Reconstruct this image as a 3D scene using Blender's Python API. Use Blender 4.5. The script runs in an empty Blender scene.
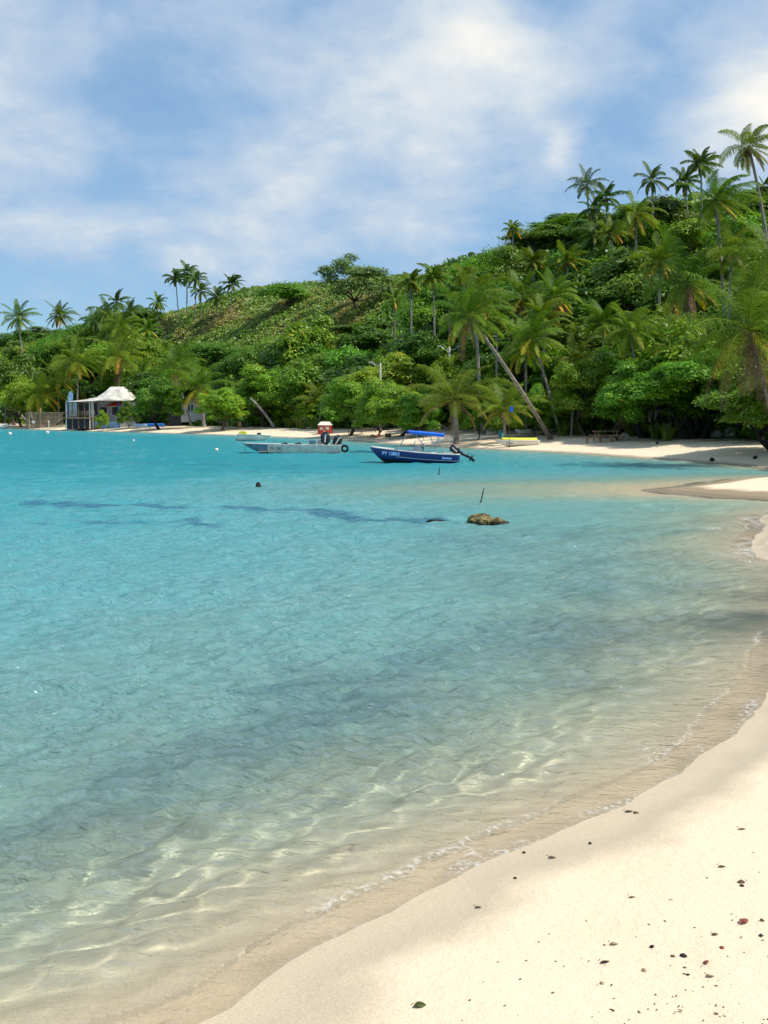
import bpy, bmesh, math, random
import numpy as np
from mathutils import Vector, Matrix

R = math.radians
rng = np.random.default_rng(11)
random.seed(11)
sc = bpy.context.scene
col = sc.collection

# ------------------------------------------------------------ camera
F = 1100.0
CAMZ = 2.5
TH = math.atan(97.0 / F)
cam_d = bpy.data.cameras.new("camera")
cam = bpy.data.objects.new("camera", cam_d)
col.objects.link(cam)
cam.location = (0, 0, CAMZ)
cam.rotation_euler = (R(90) - TH, 0, 0)
cam_d.lens = 36.0 * F / 1024.0
cam_d.sensor_width = 36.0
cam_d.clip_start = 0.1
cam_d.clip_end = 3000
sc.camera = cam

# ------------------------------------------------------------ light
SUN_EL, SUN_AZ = R(55), R(102)      # azimuth clockwise from +Y (view direction); sun stands to the right, a little behind
sc.view_settings.view_transform = 'Standard'
sc.view_settings.look = 'None'
sc.view_settings.exposure = 0.23
sc.view_settings.gamma = 1.0
sd = bpy.data.lights.new("sun", 'SUN')
sd.energy = 4.3
sd.angle = R(0.5)
sd.color = (1.0, 0.95, 0.85)
sun = bpy.data.objects.new("sun", sd)
col.objects.link(sun)
sdir = Vector((math.sin(SUN_AZ) * math.cos(SUN_EL), math.cos(SUN_AZ) * math.cos(SUN_EL), math.sin(SUN_EL)))
sun.rotation_euler = sdir.to_track_quat('Z', 'Y').to_euler()
sun.location = (40, -20, 80)


def pdir(px, py):
    a = (px - 384.0) / F
    b = (512.0 - py) / F
    return np.array([a, math.cos(TH) + b * math.sin(TH), -math.sin(TH) + b * math.cos(TH)])


world = bpy.data.worlds.new("World")
sc.world = world
world.use_nodes = True
nt = world.node_tree
nt.nodes.clear()


def N(nt, t, **kw):
    n = nt.nodes.new(t)
    for k, v in kw.items():
        if k.startswith('i_'):
            key = k[2:]
            key = int(key) if key.isdigit() else key.replace('_', ' ')
            n.inputs[key].default_value = v
        else:
            setattr(n, k, v)
    return n


def L(nt, a, b):
    nt.links.new(a, b)


def ramp(nt, src, stops, interp='LINEAR'):
    r = nt.nodes.new('ShaderNodeValToRGB')
    r.color_ramp.interpolation = interp
    e = r.color_ramp.elements
    while len(e) < len(stops):
        e.new(0.5)
    for i, (p, c) in enumerate(stops):
        e[i].position = p
        if not hasattr(c, '__len__'):
            c = (c, c, c)
        e[i].color = (*c[:3], 1)
    nt.links.new(src, r.inputs[0])
    return r.outputs[0]


def mth(nt, op, a, b=None, c=None, clamp=False):
    m = nt.nodes.new('ShaderNodeMath')
    m.operation = op
    m.use_clamp = clamp
    for i, v in enumerate((a, b, c)):
        if v is None:
            continue
        if isinstance(v, (int, float)):
            m.inputs[i].default_value = v
        else:
            nt.links.new(v, m.inputs[i])
    return m.outputs[0]


def mixc(nt, fac, a, b, mode='MIX'):
    m = nt.nodes.new('ShaderNodeMix')
    m.data_type = 'RGBA'
    m.blend_type = mode
    for s, v in ((m.inputs[0], fac), (m.inputs[6], a), (m.inputs[7], b)):
        if isinstance(v, (int, float)):
            s.default_value = v
        elif isinstance(v, tuple):
            s.default_value = (*v[:3], 1)
        else:
            nt.links.new(v, s)
    return m.outputs[2]


sky = N(nt, 'ShaderNodeTexSky', sky_type='NISHITA', sun_disc=False, sun_elevation=SUN_EL, sun_rotation=SUN_AZ)
sky.air_density = 1.0
sky.dust_density = 0.6
sky.ozone_density = 1.5
tc = N(nt, 'ShaderNodeTexCoord')
sep = N(nt, 'ShaderNodeSeparateXYZ')
L(nt, tc.outputs['Generated'], sep.inputs[0])
zz = mth(nt, 'ADD', mth(nt, 'MAXIMUM', sep.outputs[2], 0.0), 0.34)
cx = mth(nt, 'DIVIDE', sep.outputs[0], zz)
cy = mth(nt, 'DIVIDE', sep.outputs[1], zz)
cmb = N(nt, 'ShaderNodeCombineXYZ')
L(nt, cx, cmb.inputs[0])
L(nt, cy, cmb.inputs[1])
n1 = N(nt, 'ShaderNodeTexNoise', i_Scale=2.0, i_Detail=10.0, i_Roughness=0.56, i_Distortion=0.0)
L(nt, cmb.outputs[0], n1.inputs['Vector'])
n2 = N(nt, 'ShaderNodeTexNoise', i_Scale=4.6, i_Detail=9.0, i_Roughness=0.60, i_Distortion=0.2)
L(nt, cmb.outputs[0], n2.inputs['Vector'])


def blob(px, py, radius_px, amp):
    d = pdir(px, py)
    d = d / np.linalg.norm(d)
    v = N(nt, 'ShaderNodeVectorMath', operation='DISTANCE')
    L(nt, tc.outputs['Generated'], v.inputs[0])
    v.inputs[1].default_value = tuple(d)
    q = mth(nt, 'MULTIPLY', v.outputs['Value'], F / radius_px)
    g = mth(nt, 'EXPONENT', mth(nt, 'MULTIPLY', mth(nt, 'MULTIPLY', q, q), -1.0))
    return mth(nt, 'MULTIPLY', g, amp)


dens = n1.outputs[0]
for b in ((500, 60, 70, 0.12), (440, 30, 60, 0.10), (525, 110, 50, 0.06), (300, 180, 60, 0.07), (770, 85, 55, 0.22), (740, 110, 40, 0.08), (110, 40, 60, -0.10), (545, -5, 35, -0.25),
          (30, 110, 90, 0.13), (60, 240, 60, 0.12), (200, 60, 70, 0.06), (250, 250, 60, 0.06), (330, 80, 90, 0.10), (400, 100, 60, 0.06), (640, 130, 110, 0.04), (30, 330, 110, -0.10), (150, 250, 70, 0.03), (640, 40, 100, 0.06), (562, 140, 18, 0.12), (556, 160, 14, 0.10), (430, 210, 60, 0.05), (120, 190, 50, -0.04), (100, 165, 50, -0.05)):
    dens = mth(nt, 'ADD', dens, blob(*b))
dens = mth(nt, 'ADD', dens, mth(nt, 'MULTIPLY', mth(nt, 'SUBTRACT', n2.outputs[0], 0.5), 0.48))
cov = ramp(nt, dens, [(0.26, 0.20), (0.42, 0.58), (0.56, 0.86), (0.70, 1.0)], 'EASE')
bright = ramp(nt, dens, [(0.42, (3.5, 5.3, 7.6)), (0.54, (4.6, 6.0, 7.8)), (0.64, (5.8, 6.9, 8.1)), (0.74, (7.5, 8.0, 8.4)), (0.90, (10.6, 10.2, 9.2))])
# the ramps clamp at 1, so keep them below 1 and scale afterwards
for n in nt.nodes:
    if n.type == 'VALTORGB':
        for e in n.color_ramp.elements:
            if max(e.color[:3]) > 1.01:
                e.color = (e.color[0] / 12, e.color[1] / 12, e.color[2] / 12, 1)
bright = mixc(nt, 1.0, bright, (12.0, 12.0, 12.0), 'MULTIPLY')
skyc = mixc(nt, 1.0, sky.outputs[0], (0.80, 1.16, 1.40), 'MULTIPLY')
skymix = mixc(nt, cov, skyc, bright)
bg = N(nt, 'ShaderNodeBackground', i_Strength=0.086)
L(nt, skymix, bg.inputs[0])
wo = N(nt, 'ShaderNodeOutputWorld')
L(nt, bg.outputs[0], wo.inputs[0])


# ------------------------------------------------------------ numpy helpers
def sstep(a, b, x):
    t = np.clip((x - a) / (b - a), 0, 1)
    return t * t * (3 - 2 * t)


def _h(ix, iy, seed):
    n = (ix.astype(np.int64) * 374761393 + iy.astype(np.int64) * 668265263 + seed * 1274126177) & 0x7fffffff
    n = ((n ^ (n >> 13)) * 1274126177) & 0x7fffffff
    n = n ^ (n >> 16)
    return (n & 0xffff) / 65535.0


def vnoise(x, y, seed=0):
    ix, iy = np.floor(x), np.floor(y)
    fx, fy = x - ix, y - iy
    fx = fx * fx * (3 - 2 * fx)
    fy = fy * fy * (3 - 2 * fy)
    a = _h(ix, iy, seed)
    b = _h(ix + 1, iy, seed)
    c = _h(ix, iy + 1, seed)
    d = _h(ix + 1, iy + 1, seed)
    return (a * (1 - fx) + b * fx) * (1 - fy) + (c * (1 - fx) + d * fx) * fy - 0.5


def fbm(x, y, sc_, octv=4, seed=0):
    o = 0
    a = 1.0
    for k in range(octv):
        o = o + a * vnoise(x * sc_ + 17.3 * k, y * sc_ - 9.1 * k, seed + k)
        sc_ *= 2.03
        a *= 0.5
    return o


def P0(px, py, z=0.0):
    d = pdir(px, py)
    t = (z - CAMZ) / d[2]
    return np.array([d[0] * t, d[1] * t, z])


def W(px, py, D):
    d = pdir(px, py)
    t = D / d[1]
    return np.array([d[0] * t, D, CAMZ + d[2] * t])


# ------------------------------------------------------------ shoreline and terrain
_shore = [(-200, -110), (-80, -48), (-22, -11), (-7.5, -1.2), (-2.9, 2.9)]
_shore += [tuple(P0(*p)[:2]) for p in ((195, 1024), (310, 950), (425, 893), (540, 836), (640, 795), (700, 762), (768, 690))]
_shore += [(4.5, 12.0), (6.1, 15.8), (7.0, 19.0)]
_shore += [tuple(P0(*p)[:2]) for p in ((764, 560), (752, 540), (764, 529))]
_shore += [(9.3, 27.0), (11.0, 29.0), (11.9, 31.8)]
_shore += [tuple(P0(*p)[:2]) for p in ((770, 500), (715, 497), (665, 493), (652, 490), (680, 486.5), (722, 480.5), (768, 477))]
_shore += [(19.0, 46.0), (20.5, 48.5)]
_shore += [tuple(P0(*p)[:2]) for p in ((768, 468.5), (735, 464.5), (700, 461.5), (640, 457.5), (580, 453.2), (500, 449.3), (430, 445.8),
                                       (380, 442.5), (330, 439.0), (270, 436.6), (210, 434.3), (120, 431.8), (50, 429.9), (0, 428.6))]
_shore += [(-150, 238), (-300, 270), (-700, 330)]


def catmull(pts, n=6):
    pts = [np.array(p, float) for p in pts]
    out = []
    for i in range(len(pts) - 1):
        p0 = pts[max(i - 1, 0)]
        p1, p2 = pts[i], pts[i + 1]
        p3 = pts[min(i + 2, len(pts) - 1)]
        m = max(np.linalg.norm(p2 - p1), 1e-6)
        t1 = (p2 - p0) / (np.linalg.norm(p2 - p1) + np.linalg.norm(p1 - p0) + 1e-9) * m
        t2 = (p3 - p1) / (np.linalg.norm(p3 - p2) + np.linalg.norm(p2 - p1) + 1e-9) * m
        for k in range(n):
            t = k / n
            out.append((2 * t**3 - 3 * t**2 + 1) * p1 + (t**3 - 2 * t**2 + t) * t1 + (-2 * t**3 + 3 * t**2) * p2 + (t**3 - t**2) * t2)
    out.append(pts[-1])
    return np.array(out)


SH = catmull(_shore, 5)
POLY = np.vstack([SH, [(-700, 900), (900, 900), (900, -110)]])


def sdf(x, y):
    """signed distance to the waterline, positive on land"""
    x = np.asarray(x, float)
    y = np.asarray(y, float)
    sh = x.shape
    x = x.ravel()
    y = y.ravel()
    out = np.empty_like(x)
    A = SH[:-1]
    Bv = SH[1:] - A
    ll = (Bv**2).sum(1) + 1e-12
    PA, PB = POLY, np.roll(POLY, -1, 0)
    for i in range(0, len(x), 40000):
        xs, ys = x[i:i + 40000], y[i:i + 40000]
        best = np.full(xs.shape, 1e18)
        for k in range(len(A)):
            dx, dy = xs - A[k, 0], ys - A[k, 1]
            t = np.clip((dx * Bv[k, 0] + dy * Bv[k, 1]) / ll[k], 0, 1)
            best = np.minimum(best, (dx - t * Bv[k, 0])**2 + (dy - t * Bv[k, 1])**2)
        ins = np.zeros(xs.shape, bool)
        for k in range(len(PA)):
            x1, y1 = PA[k]
            x2, y2 = PB[k]
            if y1 == y2:
                continue
            c = ((y1 > ys) != (y2 > ys)) & (xs < (x2 - x1) * (ys - y1) / (y2 - y1) + x1)
            ins ^= c
        out[i:i + 40000] = np.sqrt(best) * np.where(ins, 1, -1)
    return out.reshape(sh)


# crest of the hill: picture column of a bearing -> (distance of foot, distance of crest, height of the bare ground there)
_T = [(-300, 260, 330, 8), (-80, 225, 300, 14), (0, 214, 285, 16.5), (60, 202, 275, 18.5), (120, 190, 262, 22), (180, 178, 250, 24.6), (240, 162, 238, 26.6), (300, 148, 228, 27.2),
      (360, 133, 215, 26.6), (420, 114, 195, 24.0), (500, 98, 184, 27.6), (560, 92, 172, 31.0), (600, 88, 162, 29.0), (700, 80, 142, 27.0), (768, 76, 135, 26.5), (1000, 70, 125, 25), (1600, 60, 120, 22)]
_T = np.array(_T, float)


def ground(x, y, s=None):
    x = np.asarray(x, float)
    y = np.asarray(y, float)
    if s is None:
        s = sdf(x, y)
    yy = np.maximum(y, 1.0)
    px = 384 + F * x / yy
    px = np.clip(px, -300, 1600)
    d0 = np.interp(px, _T[:, 0], _T[:, 1])
    d1 = np.interp(px, _T[:, 0], _T[:, 2])
    hc = np.interp(px, _T[:, 0], _T[:, 3])
    t = (y - d0) / (d1 - d0)
    prof = np.where(t < 1, sstep(0, 1, np.clip(t, 0, 1)) * 0.45 + 0.55 * np.clip(t, 0, 1), 1 - 0.35 * sstep(1, 3, t))
    rough = fbm(x, y, 0.045, 3, 5) * 2.6
    hill = (hc * prof + rough * sstep(0.05, 0.4, t)) * sstep(9, 20, s) * sstep(40, 60, y)
    beach = 1.45 * (1 - np.exp(-np.maximum(s, 0) * 0.075)) + fbm(x, y, 0.25, 3, 9) * 0.12 * sstep(2, 8, s) \
        + fbm(x, y, 1.6, 3, 3) * 0.03 * sstep(0.5, 3, s)
    w = np.maximum(-s, 0)
    dep = 2.4 * (1 - np.exp(-w * 0.062 * (1 + np.maximum(y, 0) / 45)))
    bar = np.exp(-(((x - 5.5) / 9.0)**2 + ((y - 37 - 0.15 * x) / 6.5)**2))
    dep = dep * (1 - 0.66 * np.clip(bar * 1.25, 0, 1)) + fbm(x, y, 0.35, 3, 21) * 0.16 * sstep(1, 6, w)
    dep = np.maximum(dep, np.minimum(w * 0.05, 0.05))
    return np.where(s > 0, beach + hill, -dep)


def G(x, y):
    return float(ground(np.array([x]), np.array([y]))[0])


def onground(px, py):
    """point of the ground seen at a pixel"""
    d = pdir(px, py)
    D = np.geomspace(3.0, 320, 1600)
    X = D * d[0] / d[1]
    Z = CAMZ + D * d[2] / d[1]
    gz_ = ground(X, D)
    i = int(np.argmax(Z <= gz_)) if (Z <= gz_).any() else int(np.argmin(Z - gz_))
    return np.array([X[i], D[i], gz_[i]])


# ------------------------------------------------------------ object helpers
def tag(o, label=None, cat=None, group=None, kind=None):
    for k, v in (('label', label), ('category', cat), ('group', group), ('kind', kind)):
        if v:
            o[k] = v
    return o


def thing(name, label, cat, loc, rz=0.0, group=None, scale=None):
    o = bpy.data.objects.new(name, None)
    col.objects.link(o)
    o.location = tuple(float(v) for v in loc)
    o.rotation_euler = (0, 0, rz)
    o.empty_display_size = 0.2
    if scale is not None:
        o.scale = scale
    return tag(o, label, cat, group)


def link_mesh(name, me, mat=None, parent=None):
    o = bpy.data.objects.new(name, me)
    if mat is not None and not me.materials:
        me.materials.append(mat)
    col.objects.link(o)
    if parent is not None:
        o.parent = parent
    return o


def mesh_np(name, V, Fq, attrs=None, smooth=False):
    V = np.asarray(V, np.float32)
    Fq = np.asarray(Fq, np.int32)
    me = bpy.data.meshes.new(name)
    me.vertices.add(len(V))
    me.vertices.foreach_set('co', V.ravel())
    k = Fq.shape[1]
    me.loops.add(Fq.size)
    me.loops.foreach_set('vertex_index', Fq.ravel())
    me.polygons.add(len(Fq))
    me.polygons.foreach_set('loop_start', np.arange(0, Fq.size, k, dtype=np.int32))
    try:
        me.polygons.foreach_set('loop_total', np.full(len(Fq), k, np.int32))
    except Exception:
        pass
    if smooth:
        me.polygons.foreach_set('use_smooth', np.ones(len(Fq), bool))
    for kx, v in (attrs or {}).items():
        a = me.attributes.new(kx, 'FLOAT', 'POINT')
        a.data.foreach_set('value', np.asarray(v, np.float32).ravel())
    me.update(calc_edges=True)
    return me


class MB:
    """collects boxes, bars, tubes and lofts into one mesh"""

    def __init__(s):
        s.v = []
        s.f = []

    def add(s, V, Fc):
        o = len(s.v)
        s.v += [tuple(float(c) for c in p) for p in V]
        s.f += [tuple(i + o for i in f) for f in Fc]
        return s

    def box(s, c, d, rz=0.0, ry=0.0, rx=0.0, bev=0.0):
        bm = bmesh.new()
        bmesh.ops.create_cube(bm, size=1.0)
        for v in bm.verts:
            v.co = Vector((v.co.x * d[0], v.co.y * d[1], v.co.z * d[2]))
        if bev:
            bmesh.ops.bevel(bm, geom=bm.edges[:], offset=bev, segments=2, affect='EDGES', profile=0.6)
        M = Matrix.Translation(Vector(c)) @ Matrix.Rotation(rz, 4, 'Z') @ Matrix.Rotation(ry, 4, 'Y') @ Matrix.Rotation(rx, 4, 'X')
        bm.transform(M)
        bm.verts.index_update()
        s.add([v.co[:] for v in bm.verts], [[v.index for v in f.verts] for f in bm.faces])
        bm.free()
        return s

    def tube(s, pts, rad, n=8, caps=True):
        pts = [Vector(p) for p in pts]
        if not hasattr(rad, '__len__'):
            rad = [rad] * len(pts)
        V = []
        up = Vector((0, 0, 1))
        for i, p in enumerate(pts):
            t = (pts[min(i + 1, len(pts) - 1)] - pts[max(i - 1, 0)]).normalized()
            a = t.cross(up)
            if a.length < 0.1:
                a = t.cross(Vector((0, 1, 0)))
            a.normalize()
            b = t.cross(a)
            for k in range(n):
                w = 2 * math.pi * k / n
                V.append(p + (a * math.cos(w) + b * math.sin(w)) * rad[i])
        Fc = []
        for i in range(len(pts) - 1):
            for k in range(n):
                k2 = (k + 1) % n
                Fc.append((i * n + k, i * n + k2, (i + 1) * n + k2, (i + 1) * n + k))
        if caps:
            Fc.append(tuple(range(n - 1, -1, -1)))
            Fc.append(tuple((len(pts) - 1) * n + k for k in range(n)))
        return s.add(V, Fc)

    def build(s, name, mat, parent=None, smooth=False):
        me = bpy.data.meshes.new(name)
        me.from_pydata(s.v, [], s.f)
        if smooth:
            for p in me.polygons:
                p.use_smooth = True
        me.update()
        bm = bmesh.new()
        bm.from_mesh(me)
        bmesh.ops.recalc_face_normals(bm, faces=bm.faces)
        bm.to_mesh(me)
        bm.free()
        return link_mesh(name, me, mat, parent)


# ------------------------------------------------------------ materials
def newmat(name):
    m = bpy.data.materials.new(name)
    m.use_nodes = True
    m.node_tree.nodes.clear()
    return m, m.node_tree


def simple(name, c, rough=0.6, spec=0.4, metal=0.0, var=0.12, scale=6.0, bump=0.0, bscale=30):
    m, nt = newmat(name)
    p = N(nt, 'ShaderNodeBsdfPrincipled')
    p.inputs['Roughness'].default_value = rough
    p.inputs['Specular IOR Level'].default_value = spec
    p.inputs['Metallic'].default_value = metal
    t = N(nt, 'ShaderNodeTexCoord')
    n = N(nt, 'ShaderNodeTexNoise', i_Scale=scale, i_Detail=5.0, i_Roughness=0.6)
    L(nt, t.outputs['Object'], n.inputs['Vector'])
    lo = tuple(max(v * (1 - var * 1.6), 0) for v in c)
    hi = tuple(min(v * (1 + var), 1) for v in c)
    L(nt, ramp(nt, n.outputs[0], [(0.3, lo), (0.7, hi)]), p.inputs['Base Color'])
    if bump:
        n3 = N(nt, 'ShaderNodeTexNoise', i_Scale=bscale, i_Detail=4.0)
        L(nt, t.outputs['Object'], n3.inputs['Vector'])
        b = N(nt, 'ShaderNodeBump', i_Strength=bump, i_Distance=0.05)
        L(nt, n3.outputs[0], b.inputs['Height'])
        L(nt, b.outputs[0], p.inputs['Normal'])
    o = N(nt, 'ShaderNodeOutputMaterial')
    L(nt, p.outputs[0], o.inputs[0])
    return m


def leafmat(name, stops, rough=0.45, trans=0.3, spec=0.35, objvar=0.25):
    m, nt = newmat(name)
    a = N(nt, 'ShaderNodeAttribute', attribute_name='tint')
    c = ramp(nt, a.outputs['Fac'], stops)
    oi = N(nt, 'ShaderNodeObjectInfo')
    hs = N(nt, 'ShaderNodeHueSaturation')
    L(nt, c, hs.inputs['Color'])
    L(nt, mth(nt, 'ADD', mth(nt, 'MULTIPLY', oi.outputs['Random'], 2 * objvar), 1 - objvar), hs.inputs['Value'])
    L(nt, mth(nt, 'ADD', mth(nt, 'MULTIPLY', mth(nt, 'FRACT', mth(nt, 'MULTIPLY', oi.outputs['Random'], 7.31)), 0.045), 0.462), hs.inputs['Hue'])
    p = N(nt, 'ShaderNodeBsdfPrincipled')
    p.inputs['Roughness'].default_value = rough
    p.inputs['Specular IOR Level'].default_value = spec
    L(nt, hs.outputs[0], p.inputs['Base Color'])
    tr = N(nt, 'ShaderNodeBsdfTranslucent')
    tcx = mixc(nt, 1.0, hs.outputs[0], (1.5, 1.45, 0.6), 'MULTIPLY')
    L(nt, tcx, tr.inputs['Color'])
    mx = N(nt, 'ShaderNodeMixShader', i_0=trans)
    L(nt, p.outputs[0], mx.inputs[1])
    L(nt, tr.outputs[0], mx.inputs[2])
    o = N(nt, 'ShaderNodeOutputMaterial')
    L(nt, mx.outputs[0], o.inputs[0])
    return m


M = {}
M['leaf_dark'] = leafmat('leaf_dark', [(0.0, (0.028, 0.076, 0.009)), (0.5, (0.068, 0.167, 0.016)), (1.0, (0.159, 0.318, 0.027))])
M['leaf_bright'] = leafmat('leaf_bright', [(0.0, (0.053, 0.138, 0.008)), (0.5, (0.132, 0.321, 0.017)), (0.93, (0.284, 0.521, 0.03)), (1.0, (0.743, 0.551, 0.085))])
M['leaf_mid'] = leafmat('leaf_mid', [(0.0, (0.039, 0.106, 0.008)), (0.5, (0.088, 0.229, 0.013)), (1.0, (0.193, 0.396, 0.026))])
M['leaf_grey'] = leafmat('leaf_grey', [(0.0, (0.063, 0.133, 0.036)), (0.5, (0.147, 0.266, 0.072)), (1.0, (0.338, 0.495, 0.144))])
M['leaf_yellow'] = leafmat('leaf_yellow', [(0.0, (0.09, 0.13, 0.01)), (0.5, (0.2, 0.24, 0.02)), (1.0, (0.38, 0.38, 0.04))])
M['scrub'] = leafmat('scrub', [(0.0, (0.052, 0.173, 0.012)), (0.4, (0.103, 0.275, 0.024)), (0.6, (0.166, 0.275, 0.04)), (0.85, (0.28, 0.241, 0.056)), (1.0, (0.342, 0.345, 0.096))], objvar=0.0, trans=0.2)
M['under'] = leafmat('under', [(0.0, (0.028, 0.078, 0.009)), (0.5, (0.08, 0.19, 0.013)), (1.0, (0.181, 0.346, 0.021))], objvar=0.0)
M['palm'] = leafmat('palm', [(0.0, (0.033, 0.095, 0.009)), (0.45, (0.099, 0.196, 0.015)), (0.75, (0.26, 0.327, 0.023)), (0.9, (0.686, 0.478, 0.046)), (1.0, (0.686, 0.327, 0.078))], rough=0.5, spec=0.15, trans=0.32, objvar=0.12)
M['palm_dark'] = leafmat('palm_dark', [(0.0, (0.023, 0.073, 0.013)), (0.5, (0.065, 0.146, 0.022)), (0.85, (0.164, 0.248, 0.032)), (1.0, (0.457, 0.292, 0.077))], rough=0.5, spec=0.15, trans=0.25, objvar=0.12)
M['palm_young'] = leafmat('palm_young', [(0.0, (0.045, 0.108, 0.013)), (0.45, (0.126, 0.198, 0.023)), (0.75, (0.252, 0.288, 0.036)), (1.0, (0.36, 0.252, 0.09))], rough=0.5, spec=0.15, trans=0.35, objvar=0.1)
M['dead'] = leafmat('dead', [(0.0, (0.11, 0.06, 0.03)), (0.5, (0.24, 0.14, 0.07)), (1.0, (0.40, 0.27, 0.15))], trans=0.15, rough=0.7)
M['grass'] = leafmat('grass', [(0.0, (0.06, 0.12, 0.01)), (0.5, (0.13, 0.22, 0.02)), (1.0, (0.28, 0.32, 0.05))], objvar=0.1)
M['nut'] = simple('nut', (0.22, 0.12, 0.05), 0.5, var=0.4, scale=4)
M['ptrunk'] = simple('ptrunk', (0.30, 0.26, 0.22), 0.85, 0.1, var=0.35, scale=3.0, bump=0.5, bscale=9)
M['bark'] = simple('bark', (0.11, 0.085, 0.065), 0.9, 0.1, var=0.35, scale=4.0, bump=0.6, bscale=12)
M['bark_dark'] = simple('bark_dark', (0.035, 0.03, 0.027), 0.9, 0.1, var=0.35, scale=4.0, bump=0.6, bscale=12)

# ------------------------------------------------------------ sea bed, beach and hill: one sheet
def fan(nu, rows_r, umax, dense):
    """grid that gets coarser with distance, x = u * (y + 9)"""
    t = np.linspace(-1, 1, nu)
    u = umax * (dense * t + (1 - dense) * np.sign(t) * np.abs(t)**3)
    Rr, U = np.meshgrid(rows_r, u, indexing='ij')
    X = U * Rr
    Y = Rr - 9.0
    nr = len(rows_r)
    idx = np.arange(nr * nu).reshape(nr, nu)
    Fq = np.stack([idx[:-1, :-1], idx[:-1, 1:], idx[1:, 1:], idx[1:, :-1]], -1).reshape(-1, 4)
    return X.ravel(), Y.ravel(), Fq


rr = np.concatenate([np.linspace(1.0, 11.0, 14), np.geomspace(11.2, 420, 620), np.geomspace(430, 900, 12)])
gx, gy, gF = fan(560, rr, 1.7, 0.30)
gs = sdf(gx, gy)
gz = ground(gx, gy, gs)
# small dents of old footprints and wind hollows on the dry part of the near beach
near = sstep(14, 9, gy) * sstep(1.2, 2.6, gs) * (gy < 16)
dent = vnoise(gx * 5.2, gy * 5.2, 40) * vnoise(gx * 9.0 + 3, gy * 9.0, 41)
gz = gz + near * (0.20 * dent * (1 + sstep(2.5, 4.5, gs)) + 0.025 * vnoise(gx * 3.1, gy * 3.1, 42) + 0.010 * vnoise(gx * 17, gy * 17, 43) * sstep(1.5, 3.5, gs))
weed_and_sky_lines = [((30, 503), (180, 508), 0.6, 1.3), ((180, 508), (330, 516), 0.55, 1.25), ((90, 521), (240, 526), 0.4, 1.1), ((330, 515), (470, 523), 0.55, 1.35),
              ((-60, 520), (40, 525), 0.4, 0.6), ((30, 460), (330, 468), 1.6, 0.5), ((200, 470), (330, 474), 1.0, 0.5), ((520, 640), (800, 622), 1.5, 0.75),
              ((560, 590), (760, 585), 1.6, 0.5), ((330, 705), (560, 655), 1.0, 0.62), ((40, 765), (330, 735), 0.8, 0.55), ((450, 540), (650, 555), 1.8, 0.5), ((0, 800), (200, 790), 0.5, 0.45), ((430, 730), (620, 700), 0.7, 0.5), ((560, 545), (740, 520), 1.5, 0.4)]  # broad near patches: sky reflection painted dark into the water; far lines: weed


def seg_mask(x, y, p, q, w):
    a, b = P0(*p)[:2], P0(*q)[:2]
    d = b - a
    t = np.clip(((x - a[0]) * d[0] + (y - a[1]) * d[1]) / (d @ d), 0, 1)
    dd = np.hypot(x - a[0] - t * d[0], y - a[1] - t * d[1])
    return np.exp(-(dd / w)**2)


def weed_and_sky(x, y):
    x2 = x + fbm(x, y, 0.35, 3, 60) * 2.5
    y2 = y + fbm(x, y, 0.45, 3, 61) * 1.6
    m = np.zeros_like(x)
    for p, q, w, a in weed_and_sky_lines:
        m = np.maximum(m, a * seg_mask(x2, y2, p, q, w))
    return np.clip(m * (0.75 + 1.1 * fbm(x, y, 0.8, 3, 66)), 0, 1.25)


gme = mesh_np('ground', np.stack([gx, gy, gz], 1), gF, {'shore': gs, 'weed_and_sky': weed_and_sky(gx, gy)}, smooth=True)
m, nt = newmat('sand')
tcn = N(nt, 'ShaderNodeTexCoord')
obj = tcn.outputs['Object']
sep = N(nt, 'ShaderNodeSeparateXYZ')
L(nt, obj, sep.inputs[0])
sh = N(nt, 'ShaderNodeAttribute', attribute_name='shore').outputs['Fac']
wd = N(nt, 'ShaderNodeAttribute', attribute_name='weed_and_sky').outputs['Fac']
na = N(nt, 'ShaderNodeTexNoise', i_Scale=1.3, i_Detail=5.0)
L(nt, obj, na.inputs['Vector'])
nb = N(nt, 'ShaderNodeTexNoise', i_Scale=90.0, i_Detail=3.0, i_Roughness=0.7)
L(nt, obj, nb.inputs['Vector'])
dry = ramp(nt, na.outputs[0], [(0.3, (0.73, 0.55, 0.37)), (0.7, (0.81, 0.63, 0.44))])
dry = mixc(nt, 0.5, dry, ramp(nt, nb.outputs[0], [(0.32, (0.58, 0.46, 0.31)), (0.62, (0.84, 0.72, 0.54))]))
# specks of shell and coral
vs = N(nt, 'ShaderNodeTexVoronoi', i_Scale=26.0)
L(nt, obj, vs.inputs['Vector'])
vsep = N(nt, 'ShaderNodeSeparateColor')
L(nt, vs.outputs['Color'], vsep.inputs[0])
speck = mth(nt, 'MULTIPLY', mth(nt, 'LESS_THAN', vs.outputs['Distance'], 0.13), mth(nt, 'GREATER_THAN', vsep.outputs[0], 0.90))
landspeck = mth(nt, 'MULTIPLY', speck, mth(nt, 'GREATER_THAN', sh, 1.6))
dry = mixc(nt, mth(nt, 'MULTIPLY', landspeck, 0.65), dry, (0.25, 0.19, 0.12))
wetc = ramp(nt, nb.outputs[0], [(0.3, (0.44, 0.345, 0.235)), (0.65, (0.58, 0.47, 0.33))])
ne = N(nt, 'ShaderNodeTexNoise', i_Scale=1.0, i_Detail=3.0)
L(nt, obj, ne.inputs['Vector'])
edge = mth(nt, 'ADD', sh, mth(nt, 'MULTIPLY', mth(nt, 'SUBTRACT', ne.outputs[0], 0.5), 0.9))
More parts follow.
